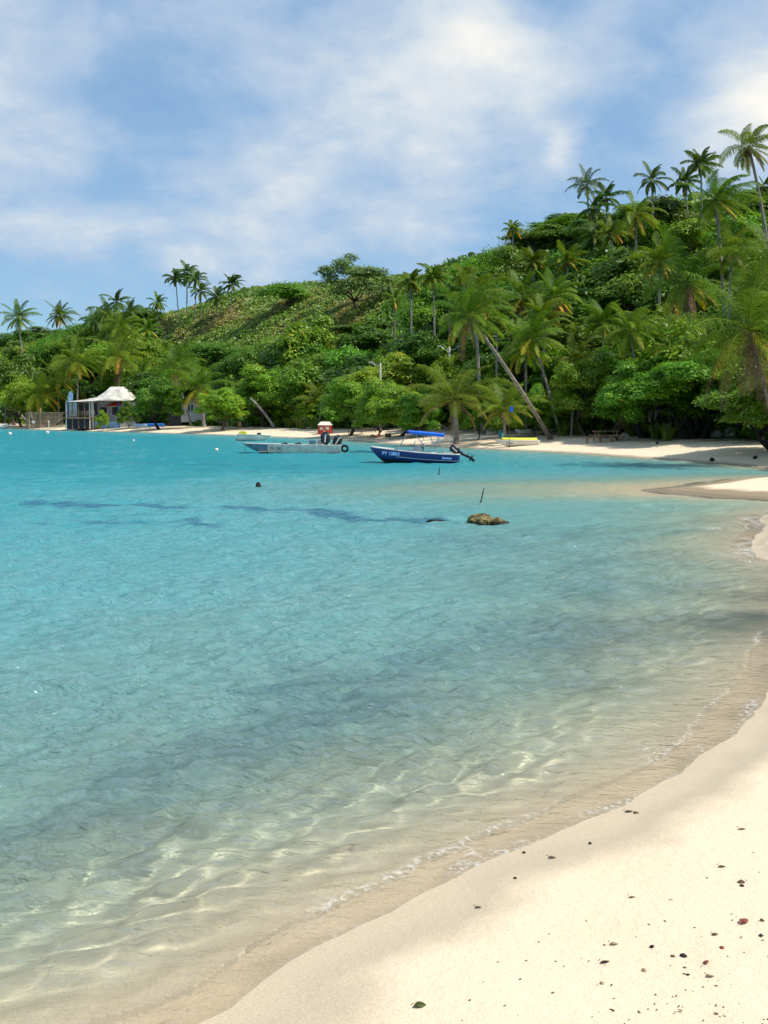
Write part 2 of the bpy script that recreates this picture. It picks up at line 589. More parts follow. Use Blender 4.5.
wet = ramp(nt, mth(nt, 'DIVIDE', mth(nt, 'ADD', edge, 2.0), 4.0), [(0.30, 0.05), (0.43, 0.35), (0.49, 0.85), (0.58, 1.0), (0.67, 0.0)], 'EASE')
csand = mixc(nt, wet, dry, wetc)
# dark band of fine coral rubble along the front of the sand spit
spit = N(nt, 'ShaderNodeVectorMath', operation='MULTIPLY')
rub = mth(nt, 'MULTIPLY', mth(nt, 'MULTIPLY', mth(nt, 'GREATER_THAN', sep.outputs[1], 28.5), mth(nt, 'MULTIPLY', mth(nt, 'GREATER_THAN', sh, -0.35), mth(nt, 'LESS_THAN', sep.outputs[1], 42.0))),
          ramp(nt, mth(nt, 'ADD', mth(nt, 'DIVIDE', sh, 4.0), mth(nt, 'MULTIPLY', mth(nt, 'SUBTRACT', ne.outputs[0], 0.5), 0.15)), [(0.30, 1.0), (0.42, 0.0)]))
csand = mixc(nt, mth(nt, 'MULTIPLY', rub, 0.8), csand, (0.16, 0.115, 0.06))
# leaf litter and soil inland
nl = N(nt, 'ShaderNodeTexNoise', i_Scale=0.45, i_Detail=5.0, i_Roughness=0.65)
L(nt, obj, nl.inputs['Vector'])
soil = ramp(nt, nb.outputs[0], [(0.3, (0.035, 0.04, 0.015)), (0.7, (0.09, 0.10, 0.03))])
inl = ramp(nt, mth(nt, 'ADD', mth(nt, 'DIVIDE', sh, 40.0), mth(nt, 'MULTIPLY', mth(nt, 'SUBTRACT', nl.outputs[0], 0.5), 0.45)), [(0.22, 0.0), (0.32, 1.0)])
inl = mth(nt, 'MULTIPLY', inl, mth(nt, 'GREATER_THAN', sep.outputs[1], 42.0))
csand = mixc(nt, inl, csand, soil)
csand = mixc(nt, mth(nt, 'MULTIPLY', wd, 0.85), csand, (0.05, 0.07, 0.045))
nm = N(nt, 'ShaderNodeTexNoise', i_Scale=2.2, i_Detail=7.0, i_Roughness=0.65)
L(nt, obj, nm.inputs['Vector'])
under_w = ramp(nt, mth(nt, 'MULTIPLY', sh, -0.25), [(0.10, 0.0), (0.5, 1.0)])
mot = mth(nt, 'MULTIPLY', ramp(nt, nm.outputs[0], [(0.50, 0.0), (0.68, 1.0)]), under_w)
csand = mixc(nt, mth(nt, 'MULTIPLY', mot, 0.4), csand, (0.20, 0.22, 0.13))
p = N(nt, 'ShaderNodeBsdfPrincipled')
p.inputs['Specular IOR Level'].default_value = 0.25
L(nt, csand, p.inputs['Base Color'])
L(nt, ramp(nt, wet, [(0.0, 0.9), (0.9, 0.55), (1.0, 0.33)]), p.inputs['Roughness'])
hgt = mth(nt, 'ADD', mth(nt, 'MULTIPLY', nb.outputs[0], 0.25), mth(nt, 'MULTIPLY', na.outputs[0], 2.0))
nc = N(nt, 'ShaderNodeTexNoise', i_Scale=14.0, i_Detail=6.0, i_Roughness=0.6)
L(nt, obj, nc.inputs['Vector'])
hgt = mth(nt, 'ADD', hgt, mth(nt, 'MULTIPLY', nc.outputs[0], 0.9))
nlum = N(nt, 'ShaderNodeTexNoise', i_Scale=6.0, i_Detail=6.0, i_Roughness=0.6)
L(nt, obj, nlum.inputs['Vector'])
lump = mth(nt, 'MULTIPLY', ramp(nt, nlum.outputs[0], [(0.38, 0.0), (0.60, 1.0)], 'EASE'), ramp(nt, mth(nt, 'MULTIPLY', sh, 0.1), [(0.20, 0.0), (0.36, 1.0)]))
hgt = mth(nt, 'ADD', hgt, mth(nt, 'MULTIPLY', lump, 1.6))
bmp = N(nt, 'ShaderNodeBump', i_Strength=0.6, i_Distance=0.022)
L(nt, mth(nt, 'MULTIPLY', hgt, mth(nt, 'SUBTRACT', 1.0, mth(nt, 'MULTIPLY', wet, 0.75))), bmp.inputs['Height'])
L(nt, bmp.outputs[0], p.inputs['Normal'])
o = N(nt, 'ShaderNodeOutputMaterial')
L(nt, p.outputs[0], o.inputs[0])
g_ob = link_mesh('ground', gme, m)
tag(g_ob, 'pale coral sand beach rising from clear water to a green hill', 'beach', kind='structure')

# ------------------------------------------------------------ water
rw = np.concatenate([np.linspace(3, 11.0, 12), np.geomspace(11.05, 60, 800), np.geomspace(60.4, 900, 330)])
wx, wy, wF = fan(960, rw, 1.4, 0.33)
ws = sdf(wx, wy)
wdep = -ground(wx, wy, ws)
keep = (ws < 1.6)
fk = keep[wF].all(1)
wF = wF[fk]
used = np.zeros(len(wx), bool)
used[wF.ravel()] = True
remap = np.cumsum(used) - 1
wF = remap[wF]
wx, wy, ws, wdep = wx[used], wy[used], ws[used], wdep[used]
wz = np.zeros_like(wx)
spacing = (wy + 9) * 0.0028 + 0.02
wr = np.random.default_rng(3)
for k in range(64):
    lam = 0.22 * (14.0)**wr.random()
    th = R(-50) + wr.normal() * 0.6
    kx, ky = math.cos(th) * 2 * math.pi / lam, math.sin(th) * 2 * math.pi / lam
    amp = 0.0050 * lam**0.9 * (0.6 + 0.8 * wr.random())
    lod = sstep(1.6, 4.0, lam / spacing)
    ph = wr.random() * 6.28 + 1.2 * vnoise(wx * 0.35 / lam**0.5, wy * 0.35 / lam**0.5, 80 + k)
    arg = kx * wx + ky * wy + ph * 2
    wz += amp * lod * (np.sin(arg) + 0.25 * np.sin(2 * arg + 1.0))
short = np.zeros_like(wx)
for k in range(56):
    lam = 0.10 * (4.0)**wr.random()
    th = R(-68) + wr.normal() * 0.5
    kx, ky = math.cos(th) * 2 * math.pi / lam, math.sin(th) * 2 * math.pi / lam
    lod = sstep(1.5, 3.2, lam / spacing)
    short += 0.0090 * lam * lod * (0.6 + 0.8 * wr.random()) * np.sin(kx * wx + ky * wy + wr.random() * 6.28 + 5 * vnoise(wx * 0.8, wy * 0.8, 180 + k))
short *= sstep(-0.05, 1.3, -ws) * (0.5 + 1.6 * np.clip(fbm(wx, wy, 0.45, 3, 78) + 0.35, 0, 1.2))
patch = 0.75 + 0.9 * fbm(wx, wy, 0.22, 3, 77)
wz *= sstep(-0.4, 2.4, -ws) * 0.92 * patch + 0.08
wz += short
# little swash ridges running along the near shore
ridge = np.sin(ws * 5.6 + 3.0 * vnoise(wx * 0.9, wy * 0.9, 90)) * np.exp(-((ws + 0.9) / 0.9)**2) * (wy < 40)
wz += 0.008 * ridge
wz -= 0.0
foam = np.exp(-((ws + 0.12 + 0.5 * fbm(wx, wy, 1.1, 3, 95)) / 0.12)**2) * sstep(0.10, 0.28, fbm(wx, wy, 0.55, 2, 99) + 0.05) * (wy < 45)
foam = np.maximum(foam, 0.8 * np.exp(-((ws - 0.02 + 0.12 * fbm(wx, wy, 1.5, 3, 105)) / 0.05)**2) * sstep(-0.25, 0.25, fbm(wx, wy, 0.9, 3, 106)) * (wy < 45))
foam = np.maximum(foam, 0.65 * np.exp(-((ws + 0.16 * fbm(wx, wy, 1.3, 4, 140) + 0.30) / 0.035)**2) * sstep(-0.2, 0.25, fbm(wx, wy, 0.8, 3, 141)) * (wy < 45))
for (fx, fy, fr) in ((312, 918, 0.11), (735, 556, 0.35), (762, 562, 0.4), (655, 752, 0.14), (465, 851, 0.07), (712, 528, 0.3)):
    c = P0(fx, fy)
    foam = np.maximum(foam, 0.75 * (0.6 + 1.2 * fbm(wx, wy, 4.0, 3, 97)) * np.exp(-((wx - c[0])**2 + ((wy - c[1]) * 0.8)**2) / fr**2))
wat = {'depth': np.maximum(wdep, 0), 'weed_and_sky': weed_and_sky(wx, wy), 'foam': foam}
thin = (ws + 0.16 * fbm(wx, wy, 1.3, 4, 140) > -0.28)[wF].any(1)


def sub_mesh(name, mask):
    f_ = wF[mask]
    u_ = np.zeros(len(wx), bool)
    u_[f_.ravel()] = True
    rm = np.cumsum(u_) - 1
    return mesh_np(name, np.stack([wx, wy, wz], 1)[u_], rm[f_], {k_: v_[u_] for k_, v_ in wat.items()}, smooth=True)


wme = sub_mesh('water', ~thin)
eme = sub_mesh('shallow_water', thin)
m, nt = newmat('lagoon_water')
tcn = N(nt, 'ShaderNodeTexCoord')
obj = tcn.outputs['Object']
dp = N(nt, 'ShaderNodeAttribute', attribute_name='depth').outputs['Fac']
wd = N(nt, 'ShaderNodeAttribute', attribute_name='weed_and_sky').outputs['Fac']
fm = N(nt, 'ShaderNodeAttribute', attribute_name='foam').outputs['Fac']
nv = N(nt, 'ShaderNodeTexNoise', i_Scale=0.55, i_Detail=5.0, i_Roughness=0.6)
L(nt, obj, nv.inputs['Vector'])
dp2 = mth(nt, 'ADD', dp, mth(nt, 'MULTIPLY', mth(nt, 'SUBTRACT', nv.outputs[0], 0.5), mth(nt, 'MULTIPLY', mth(nt, 'MINIMUM', dp, 0.6), 0.9)))
body = ramp(nt, mth(nt, 'DIVIDE', dp2, 2.4), [(0.0, (0.58, 0.56, 0.42)), (0.06, (0.46, 0.54, 0.44)), (0.16, (0.30, 0.48, 0.44)), (0.30, (0.22, 0.45, 0.445)),
                                              (0.52, (0.145, 0.40, 0.42)), (0.88, (0.05, 0.33, 0.37)), (1.0, (0.02, 0.29, 0.35))])
# wavelet-scale mottling of the light-scattering water
vm = N(nt, 'ShaderNodeMapping')
vm.inputs['Scale'].default_value = (0.8, 1.6, 1.0)
vm.inputs['Rotation'].default_value = (0, 0, R(-20))
L(nt, obj, vm.inputs[0])
nw = N(nt, 'ShaderNodeTexNoise', i_Scale=3.2, i_Detail=6.0, i_Roughness=0.62, i_Distortion=0.6)
L(nt, vm.outputs[0], nw.inputs['Vector'])
n6 = N(nt, 'ShaderNodeTexNoise', i_Scale=2.2, i_Detail=8.0, i_Roughness=0.75, i_Distortion=0.8)
L(nt, vm.outputs[0], n6.inputs['Vector'])
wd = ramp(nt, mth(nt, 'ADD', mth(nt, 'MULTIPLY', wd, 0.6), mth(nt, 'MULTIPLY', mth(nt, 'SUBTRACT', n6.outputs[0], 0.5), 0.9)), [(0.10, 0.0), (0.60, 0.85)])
body = mixc(nt, mth(nt, 'MULTIPLY', wd, 0.85), body, (0.018, 0.12, 0.23))  # dark blue of weed beds and of the painted sky reflection
n4 = N(nt, 'ShaderNodeTexNoise', i_Scale=9.0, i_Detail=3.0, i_Roughness=0.5, i_Distortion=0.3)
L(nt, vm.outputs[0], n4.inputs['Vector'])
n5 = N(nt, 'ShaderNodeTexNoise', i_Scale=24.0, i_Detail=2.0, i_Roughness=0.5, i_Distortion=0.2)
L(nt, vm.outputs[0], n5.inputs['Vector'])
hh = mth(nt, 'ADD', mth(nt, 'ADD', mth(nt, 'MULTIPLY', nw.outputs[0], 0.6), mth(nt, 'MULTIPLY', n4.outputs[0], 0.42)), mth(nt, 'MULTIPLY', n5.outputs[0], 0.12))
sy = N(nt, 'ShaderNodeSeparateXYZ')
L(nt, obj, sy.inputs[0])
damp = ramp(nt, dp, [(0.0, 0.20), (0.30, 1.0)])
damp = mth(nt, 'MAXIMUM', damp, mth(nt, 'DIVIDE', sy.outputs[1], 36.0), clamp=True)
damp = mth(nt, 'MULTIPLY', damp, ramp(nt, mth(nt, 'DIVIDE', sy.outputs[1], 40.0), [(0.15, 0.75), (1.0, 1.0)]))
bmp = N(nt, 'ShaderNodeBump', i_Strength=1.0, i_Distance=0.20)
L(nt, mth(nt, 'MULTIPLY', hh, damp), bmp.inputs['Height'])
df = N(nt, 'ShaderNodeBsdfDiffuse')
L(nt, body, df.inputs['Color'])
L(nt, bmp.outputs[0], df.inputs['Normal'])
tint = ramp(nt, mth(nt, 'DIVIDE', dp2, 2.4), [(0.0, (0.99, 1.0, 0.99)), (0.10, (0.84, 0.97, 0.97)), (0.25, (0.62, 0.94, 0.95)), (0.5, (0.42, 0.88, 0.92)), (1.0, (0.16, 0.76, 0.84))])
rf = N(nt, 'ShaderNodeBsdfRefraction', i_IOR=1.33, i_Roughness=0.0)
L(nt, tint, rf.inputs['Color'])
bm2 = N(nt, 'ShaderNodeBump', i_Strength=1.0, i_Distance=0.06)
L(nt, mth(nt, 'MULTIPLY', hh, damp), bm2.inputs['Height'])
L(nt, bm2.outputs[0], rf.inputs['Normal'])
tr = N(nt, 'ShaderNodeBsdfTransparent', i_Color=(0.97, 0.99, 0.98, 1))
film = N(nt, 'ShaderNodeMixShader')
film.inputs[0].default_value = 1.0
L(nt, ramp(nt, dp, [(0.0, 1.0), (0.045, 1.0)]), film.inputs[0])
L(nt, tr.outputs[0], film.inputs[1])
L(nt, rf.outputs[0], film.inputs[2])
fac = mth(nt, 'SUBTRACT', 1.0, mth(nt, 'EXPONENT', mth(nt, 'MULTIPLY', dp2, -1.15)), clamp=True)
mx = N(nt, 'ShaderNodeMixShader')
L(nt, fac, mx.inputs[0])
L(nt, film.outputs[0], mx.inputs[1])
L(nt, df.outputs[0], mx.inputs[2])
gl = N(nt, 'ShaderNodeBsdfGlossy', i_Roughness=0.05)
L(nt, bmp.outputs[0], gl.inputs['Normal'])
fr = N(nt, 'ShaderNodeFresnel', i_IOR=1.33)
L(nt, bmp.outputs[0], fr.inputs['Normal'])
mx2 = N(nt, 'ShaderNodeMixShader')
L(nt, mth(nt, 'MULTIPLY', fr.outputs[0], 0.9), mx2.inputs[0])
L(nt, mx.outputs[0], mx2.inputs[1])
L(nt, gl.outputs[0], mx2.inputs[2])
vf = N(nt, 'ShaderNodeTexVoronoi', i_Scale=16.0, feature='DISTANCE_TO_EDGE')
nf = N(nt, 'ShaderNodeTexNoise', i_Scale=20.0, i_Detail=4.0)
L(nt, obj, nf.inputs['Vector'])
wv = N(nt, 'ShaderNodeVectorMath', operation='ADD')
L(nt, obj, wv.inputs[0])
sc_ = N(nt, 'ShaderNodeVectorMath', operation='SCALE')
sc_.inputs[3].default_value = 0.08
L(nt, nf.outputs['Color'], sc_.inputs[0])
L(nt, sc_.outputs[0], wv.inputs[1])
L(nt, wv.outputs[0], vf.inputs['Vector'])
lace = mth(nt, 'SUBTRACT', 1.0, mth(nt, 'MULTIPLY', vf.outputs['Distance'], 5.0), clamp=True)
lace = mth(nt, 'MULTIPLY', lace, ramp(nt, nf.outputs[0], [(0.42, 0.0), (0.58, 1.0)]))
fo = mth(nt, 'MULTIPLY', lace, mth(nt, 'MULTIPLY', fm, 0.85), clamp=True)
fd = N(nt, 'ShaderNodeBsdfDiffuse', i_Color=(0.8, 0.8, 0.78, 1))
mx3 = N(nt, 'ShaderNodeMixShader')
L(nt, fo, mx3.inputs[0])
L(nt, mx2.outputs[0], mx3.inputs[1])
L(nt, fd.outputs[0], mx3.inputs[2])
o = N(nt, 'ShaderNodeOutputMaterial')
L(nt, mx3.outputs[0], o.inputs[0])
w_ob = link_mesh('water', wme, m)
m_e = m.copy()
m_e.name = 'thin_water'
for nd in m_e.node_tree.nodes:
    if nd.name == film.name:
        for lk in list(nd.inputs[0].links):
            m_e.node_tree.links.remove(lk)
        nd.inputs[0].default_value = 0.0
    if nd.type == 'BSDF_TRANSPARENT':
        nd.inputs[0].default_value = (0.85, 0.86, 0.85, 1)
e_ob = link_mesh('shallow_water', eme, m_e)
tag(e_ob, 'thin clear sheet of water lapping onto the sand', 'water', kind='structure')
w_ob.cycles.is_caustics_caster = True
g_ob.cycles.is_caustics_receiver = True
sd.cycles.is_caustics_light = True
tag(w_ob, 'shallow turquoise lagoon water with small ripples', 'water', kind='structure')


# ------------------------------------------------------------ foliage builders
def leaf_quads(C, Nrm, size, rg, aspect=0.55, jit=0.35):
    """one folded rhombus per leaf: centres C, facing Nrm"""
    n = len(C)
    Nn = Nrm + rg.normal(size=(n, 3)) * jit
    Nn /= np.linalg.norm(Nn, axis=1)[:, None] + 1e-9
    T = np.cross(Nn, rg.normal(size=(n, 3)))
    T /= np.linalg.norm(T, axis=1)[:, None] + 1e-9
    B = np.cross(Nn, T)
    s = size * (0.65 + 0.7 * rg.random(n))[:, None] * 0.5
    V = np.stack([C - T * s, C + B * s * aspect - T * s * 0.1, C + T * s + Nn * s * 0.15, C - B * s * aspect - T * s * 0.1], 1).reshape(-1, 3)
    Fq = np.arange(4 * n).reshape(n, 4)
    return V, Fq


def crown_mesh(name, rg, nlobes, nleaf, size, mat, flat=1.0, spread=1.0, jit=0.45, lobe_r=(0.24, 0.42)):
    """unit crown: centre 0,0,0, half extents 1 -> leaves on the shells of uneven lobes"""
    cs, rs = [], []
    for i in range(nlobes):
        d = rg.normal(size=3)
        d /= np.linalg.norm(d)
        if d[2] < -0.45:
            d[2] *= -0.6
        r = rg.uniform(*lobe_r)
        q = rg.uniform(0.45, 1.0)**0.6
        c = d * (1.05 - r) * q * spread
        c[2] *= flat
        cs.append(c)
        rs.append(r)
    cs = np.array(cs)
    rs = np.array(rs)
    pick = rg.choice(nlobes, nleaf, p=rs**2 / (rs**2).sum())
    d = rg.normal(size=(nleaf, 3))
    d /= np.linalg.norm(d, axis=1)[:, None]
    up = d[:, 2] < -0.3
    d[up, 2] *= -rg.random(up.sum())
    d /= np.linalg.norm(d, axis=1)[:, None]
    # sprig structure: leaves cluster round points on each lobe
    k = 26
    sp = rg.normal(size=(nlobes, k, 3))
    sp /= np.linalg.norm(sp, axis=2)[:, :, None]
    sp[:, :, 2] = np.where(sp[:, :, 2] < -0.4, -sp[:, :, 2], sp[:, :, 2])
    pk = rg.integers(0, k, nleaf)
    d = d * 0.42 + sp[pick, pk] * 0.75
    rad = rs[pick] * (0.80 + 0.32 * rg.random(nleaf)) * (0.85 + 0.3 * rg.random((nlobes, k))[pick, pk])
    C = cs[pick] + d * rad[:, None] * np.array([1, 1, 0.8 * min(1, flat + .25)])
    Nn = d + np.array([0, 0, 0.55])
    V, Fq = leaf_quads(C, Nn, size, rg, jit=jit)
    lobet = rg.random(nlobes) * 0.30
    spt = rg.random((nlobes, k)) * 0.25
    tint = np.clip(0.15 + lobet[pick] + spt[pick, pk] + rg.random(nleaf)**2 * 0.45, 0, 1)
    me = mesh_np(name, V, Fq, {'tint': np.repeat(tint, 4)})
    me.materials.append(mat)
    return me, cs, rs


def limb_mesh(name, cs, rg, trunk_h, r0, mat, nl=6, cz=None, zs=1.0):
    """trunk up to below the crown and limbs reaching into it; crown centre at height cz"""
    mb = MB()
    f = trunk_h
    bend = rg.normal(size=2) * 0.08
    mb.tube([(0, 0, -0.6 * r0 - 0.25), (0, 0, 0.0), (bend[0], bend[1], f * 0.5), (bend[0] * 1.5, bend[1] * 1.5, f)],
            [r0 * 1.5, r0 * 1.25, r0, r0 * 0.8], 9)
    for c in cs[rg.choice(len(cs), min(nl, len(cs)), replace=False)]:
        e = Vector((c[0] * 0.9, c[1] * 0.9, cz + c[2] * zs * 0.9))
        s0 = Vector((bend[0] * 1.4, bend[1] * 1.4, f * 0.9))
        mdl = s0.lerp(e, 0.5) + Vector((0, 0, -0.12 * (e - s0).length))
        mb.tube([s0, mdl, e], [r0 * 0.55, r0 * 0.35, r0 * 0.1], 6)
    b = mb.build(name, mat, None, True)
    me = b.data
    bpy.data.objects.remove(b)
    return me


PROTO = {}


def proto(key, n, nlobes, nleaf, size, mat, cn='crown', bark='bark', flat=1.0, lobe_r=(0.24, 0.42), th=0.34, r0=0.045, nl=6, jit=0.45):
    out = []
    for i in range(n):
        rg = np.random.default_rng(hash(key) % 1000 + i * 7 if False else sum(map(ord, key)) + i * 7)
        cm, cs, rs = crown_mesh('crown', rg, nlobes, nleaf, size, M[mat], flat=flat, lobe_r=lobe_r, jit=jit)
        # unit tree: crown half width 1, crown centre at z = 1.25
        cz = 0.80
        tm = limb_mesh('trunk', cs, rg, th, r0, M[bark], nl=nl, cz=cz)
        out.append((cm, tm, cz))
    PROTO[key] = out


proto('dark', 3, 26, 8500, 0.085, 'leaf_dark')
proto('mid', 3, 30, 8500, 0.075, 'leaf_mid', flat=0.8)
proto('bright', 3, 26, 8500, 0.085, 'leaf_bright')
proto('layer', 3, 34, 9500, 0.060, 'leaf_mid', flat=0.75, lobe_r=(0.18, 0.32), jit=0.3)
proto('grey', 2, 34, 9500, 0.060, 'leaf_grey', lobe_r=(0.16, 0.30))
proto('front', 3, 46, 28000, 0.052, 'leaf_bright', lobe_r=(0.16, 0.30))
proto('frontdark', 3, 46, 30000, 0.050, 'leaf_mid', lobe_r=(0.16, 0.30), bark='bark_dark')
proto('yellow', 1, 18, 5000, 0.07, 'leaf_yellow')

n_tree = 0


def tree(key, i, x, y, w, h, label, group=None, name='broadleaf_tree', rz=None, zbase=None, cat='tree'):
    """w = crown width, h = total height"""
    global n_tree
    n_tree += 1
    cm, tm, cz = PROTO[key][i % len(PROTO[key])]
    z = G(x, y) if zbase is None else zbase
    sx = w / 2.0
    sz = h / 1.85
    rz = random.uniform(0, 6.28) if rz is None else rz
    t = thing(name, label, cat, (x, y, z - 0.05), rz, group, (sx, sx, sz))
    c = link_mesh('crown', cm, None, t)
    c.location = (0, 0, cz)
    link_mesh('trunk', tm, None, t)
    return t


# ------------------------------------------------------------ palms
def palm_crown(rg, Lf, nf, wind, droop=1.0, nleaf=40, width=0.07, young=False, elev=(78, -38), ll=0.23, phi0=None):
    """fronds around the origin; returns vertices, quads, tint"""
    Vs, Fs, Ts = [], [], []
    off = 0
    for i in range(nf):
        q = i / max(nf - 1, 1)
        phi = i * 2.39996 + rg.uniform(-0.25, 0.25)
        e = R(elev[0] + (elev[1] - elev[0]) * q**0.9 + rg.uniform(-9, 9))
        Lr = Lf * rg.uniform(0.85, 1.08) * (0.80 + 0.35 * math.sin(math.pi * min(q * 1.1 + .15, 1)))
        n = 15
        dirh = np.array([math.cos(phi), math.sin(phi), 0])
        pts = [np.zeros(3)]
        ang = e
        vel = dirh * math.cos(e) + np.array([0, 0, math.sin(e)])
        for k in range(n):
            tt = k / n
            vel = vel + np.array([wind[0], wind[1], 0]) * (0.10 * tt + 0.015) + np.array([0, 0, -1]) * (0.025 + 0.115 * tt) * droop
            vel = vel / np.linalg.norm(vel)
            pts.append(pts[-1] + vel * Lr / n)
        pts = np.array(pts)
        # leaflets
        t = np.linspace(0.13, 0.995, nleaf)
        seg = t * n
        i0 = np.minimum(seg.astype(int), n - 1)
        fr = (seg - i0)[:, None]
        base = pts[i0] * (1 - fr) + pts[i0 + 1] * fr
        tan = pts[i0 + 1] - pts[i0]
        tan /= np.linalg.norm(tan, axis=1)[:, None]
        side = np.cross(tan, np.array([0, 0, 1.0]))
        sl = np.linalg.norm(side, axis=1)[:, None]
        side = np.where(sl > 0.15, side / (sl + 1e-9), np.array([-math.sin(phi), math.cos(phi), 0]))
        nrm = np.cross(side, tan)
        roll = rg.uniform(-0.35, 0.35)
        side = side * math.cos(roll) + nrm * math.sin(roll)
        nrm = np.cross(side, tan)
        lens = Lr * ll * np.sin(np.pi * np.clip(0.16 + 0.78 * t, 0, 1))**0.7 * rg.uniform(0.85, 1.1, nleaf)
        wv = np.array([wind[0], wind[1], 0]) * 0.35
        for sg in (-1, 1):
            d1 = side * sg * 0.85 + tan * 0.55 + nrm * 0.15 + np.array([0, 0, -0.15]) + rg.normal(size=(nleaf, 3)) * 0.07 + wv
            d1 /= np.linalg.norm(d1, axis=1)[:, None]
            d2 = d1 + np.array([0, 0, -1.05 * droop]) + wv + rg.normal(size=(nleaf, 3)) * 0.10
            d2 /= np.linalg.norm(d2, axis=1)[:, None]
            m1 = base + d1 * (lens * 0.5)[:, None]
            tip = m1 + d2 * (lens * 0.55)[:, None]
            wdir = tan * (width * 0.5)
            V = np.stack([base - wdir * 0.7, base + wdir * 0.7, m1 + wdir, m1 - wdir, tip + wdir * 0.15, tip - wdir * 0.15], 1)
            b = off + np.arange(nleaf)[:, None] * 6
            Fs.append(np.concatenate([b + np.array([0, 1, 2, 3]), b + np.array([3, 2, 4, 5])], 0))
            Vs.append(V.reshape(-1, 3))
            tb = 0.12 + 0.35 * q + rg.uniform(-0.08, 0.12)
            tv = np.clip(tb + 0.18 * rg.random(nleaf) + 0.12 * t + (0.25 if (q > 0.8 and rg.random() < 0.4) else 0), 0, 0.98)
            Ts.append(np.repeat(tv, 6))
            off += nleaf * 6
        # rachis: three-sided strip
        rr_ = np.linspace(0.045, 0.008, n + 1) * (Lf / 4.0) * 1.1
        s2 = np.array([-math.sin(phi), math.cos(phi), 0])
        tri = []
        for a in (0, 2.09, 4.19):
            tri.append(pts + rr_[:, None] * (s2 * math.cos(a) + np.array([0, 0, 1]) * math.sin(a)))
        V = np.stack(tri, 1).reshape(-1, 3)
        ff = []
        for k in range(n):
            for a in range(3):
                a2 = (a + 1) % 3
                ff.append((off + k * 3 + a, off + k * 3 + a2, off + (k + 1) * 3 + a2, off + (k + 1) * 3 + a))
        Fs.append(np.array(ff))
        Vs.append(V)
        Ts.append(np.full(len(V), 0.70))
        off += len(V)
    return np.vstack(Vs), np.vstack(Fs), np.concatenate(Ts)


def bez(p0, p1, p2, n):
    out = []
    for i in range(n + 1):
        t = i / n
        out.append(p0 * (1 - t)**2 + p1 * 2 * t * (1 - t) + p2 * t * t)
    return out


def solveD(px, py, h, d0=None, d1=None):
    """distance at which a tree of height h on the ground has its top at the pixel"""
    shd = np.interp(px, _T[:, 0], _T[:, 1])
    crd = np.interp(px, _T[:, 0], _T[:, 2])
    Ds = np.linspace((d0 or shd - 12), (d1 or crd + 25), 300)
    d = pdir(px, py)
    X = d[0] * Ds / d[1]
    Z = CAMZ + d[2] * Ds / d[1]
    gap = Z - ground(X, Ds) - h
    # gap is large in front of the slope; take the first crossing, else the smallest gap
    sg = np.where(gap <= 0)[0]
    i = sg[0] if len(sg) else int(np.argmin(np.abs(gap)))
    return float(Ds[i]), float(gap[i])


def palm(px, py, w, label, h=None, D=None, bpx=None, bpy_=None, wind=0.35, mat='palm', nf=24, bow=0.25, dead=0, nuts=True, droop=1.0, elev=(78, -38), tr=None, group=None, seed=None, ll=0.23):
    global n_tree
    n_tree += 1
    rg = np.random.default_rng(seed if seed is not None else int(px * 31 + py * 7))
    if D is None:
        nf = int(rg.integers(15, 26))
        droop = rg.uniform(0.9, 1.5)
        wind = wind * rg.uniform(0.7, 2.0)
        elev = (elev[0] + rg.uniform(-8, 6), elev[1] + rg.uniform(-25, 20))
    gap = 0
    if D is None:
        D, gap = solveD(px, py, h or 9)
    top = W(px, py, D)
    if bpx is None:
        bpx = px + random.uniform(-4, 4)
    if bpy_ is not None:
        b = onground(bpx, bpy_)
        base = Vector(b)
    else:
        bx = W(bpx, 415, D)[0]
        base = Vector((bx, D, G(bx, D)))
    if top[2] - base.z < 1.2:
        base.z = top[2] - 1.2
    t = thing('coconut_palm', label, 'palm tree', base, 0, group)
    Tp = Vector(top) - base
    mid = Vector((Tp.x * (0.5 + bow), Tp.y * (0.5 + bow), Tp.z * (0.5 - bow * 0.3)))
    pts = bez(Vector((0, 0, -0.4)), mid, Tp, 14)
    L_ = w * D / F * 0.62
    r = tr or max(0.11, min(0.17, Tp.length * 0.016))
    rad = [r * (1.55 if i == 0 else 1.25 if i == 1 else 1.0 - 0.38 * i / 14) * (1 + 0.05 * math.sin(i * 2.1)) for i in range(15)]
    mb = MB()
    mb.tube(pts, rad, 8)
    mb.build('trunk', M['ptrunk'], t, True)
    far = D > 140
    V, Fq, T = palm_crown(rg, L_, nf, (wind, -0.06), droop, nleaf=26 if far else 44, width=max(0.045, D * 0.00062), elev=elev, ll=ll)
    me = mesh_np('crown', V, Fq, {'tint': T})
    c = link_mesh('crown', me, M[mat], t)
    c.location = Tp
    if nuts and not far:
        nb_ = MB()
        for k in range(9):
            a = rg.uniform(0, 6.28)
            bm = bmesh.new()
            bmesh.ops.create_icosphere(bm, subdivisions=1, radius=0.13)
            bmesh.ops.translate(bm, verts=bm.verts, vec=(math.cos(a) * rg.uniform(.12, .32), math.sin(a) * rg.uniform(.12, .32), rg.uniform(-0.5, -0.08)))
            bm.verts.index_update()
            nb_.add([v.co[:] for v in bm.verts], [[v.index for v in f.verts] for f in bm.faces])
            bm.free()
        n_ = nb_.build('coconut_cluster', M['nut'], t, True)
        n_.location = Tp
    if dead:
        V, Fq, T = palm_crown(rg, L_ * 0.8, dead, (wind * 0.6, 0), 1.6, nleaf=30, width=max(0.05, D * 0.0008), elev=(-30, -75), ll=0.2)
        T = np.clip(T + rg.uniform(-0.2, 0.4), 0, 1)
        d_ = link_mesh('dead_fronds', mesh_np('dead_fronds', V, Fq, {'tint': T}), M['dead'], t)
        d_.location = Tp + Vector((0, 0, -0.1))
    return t, D, gap


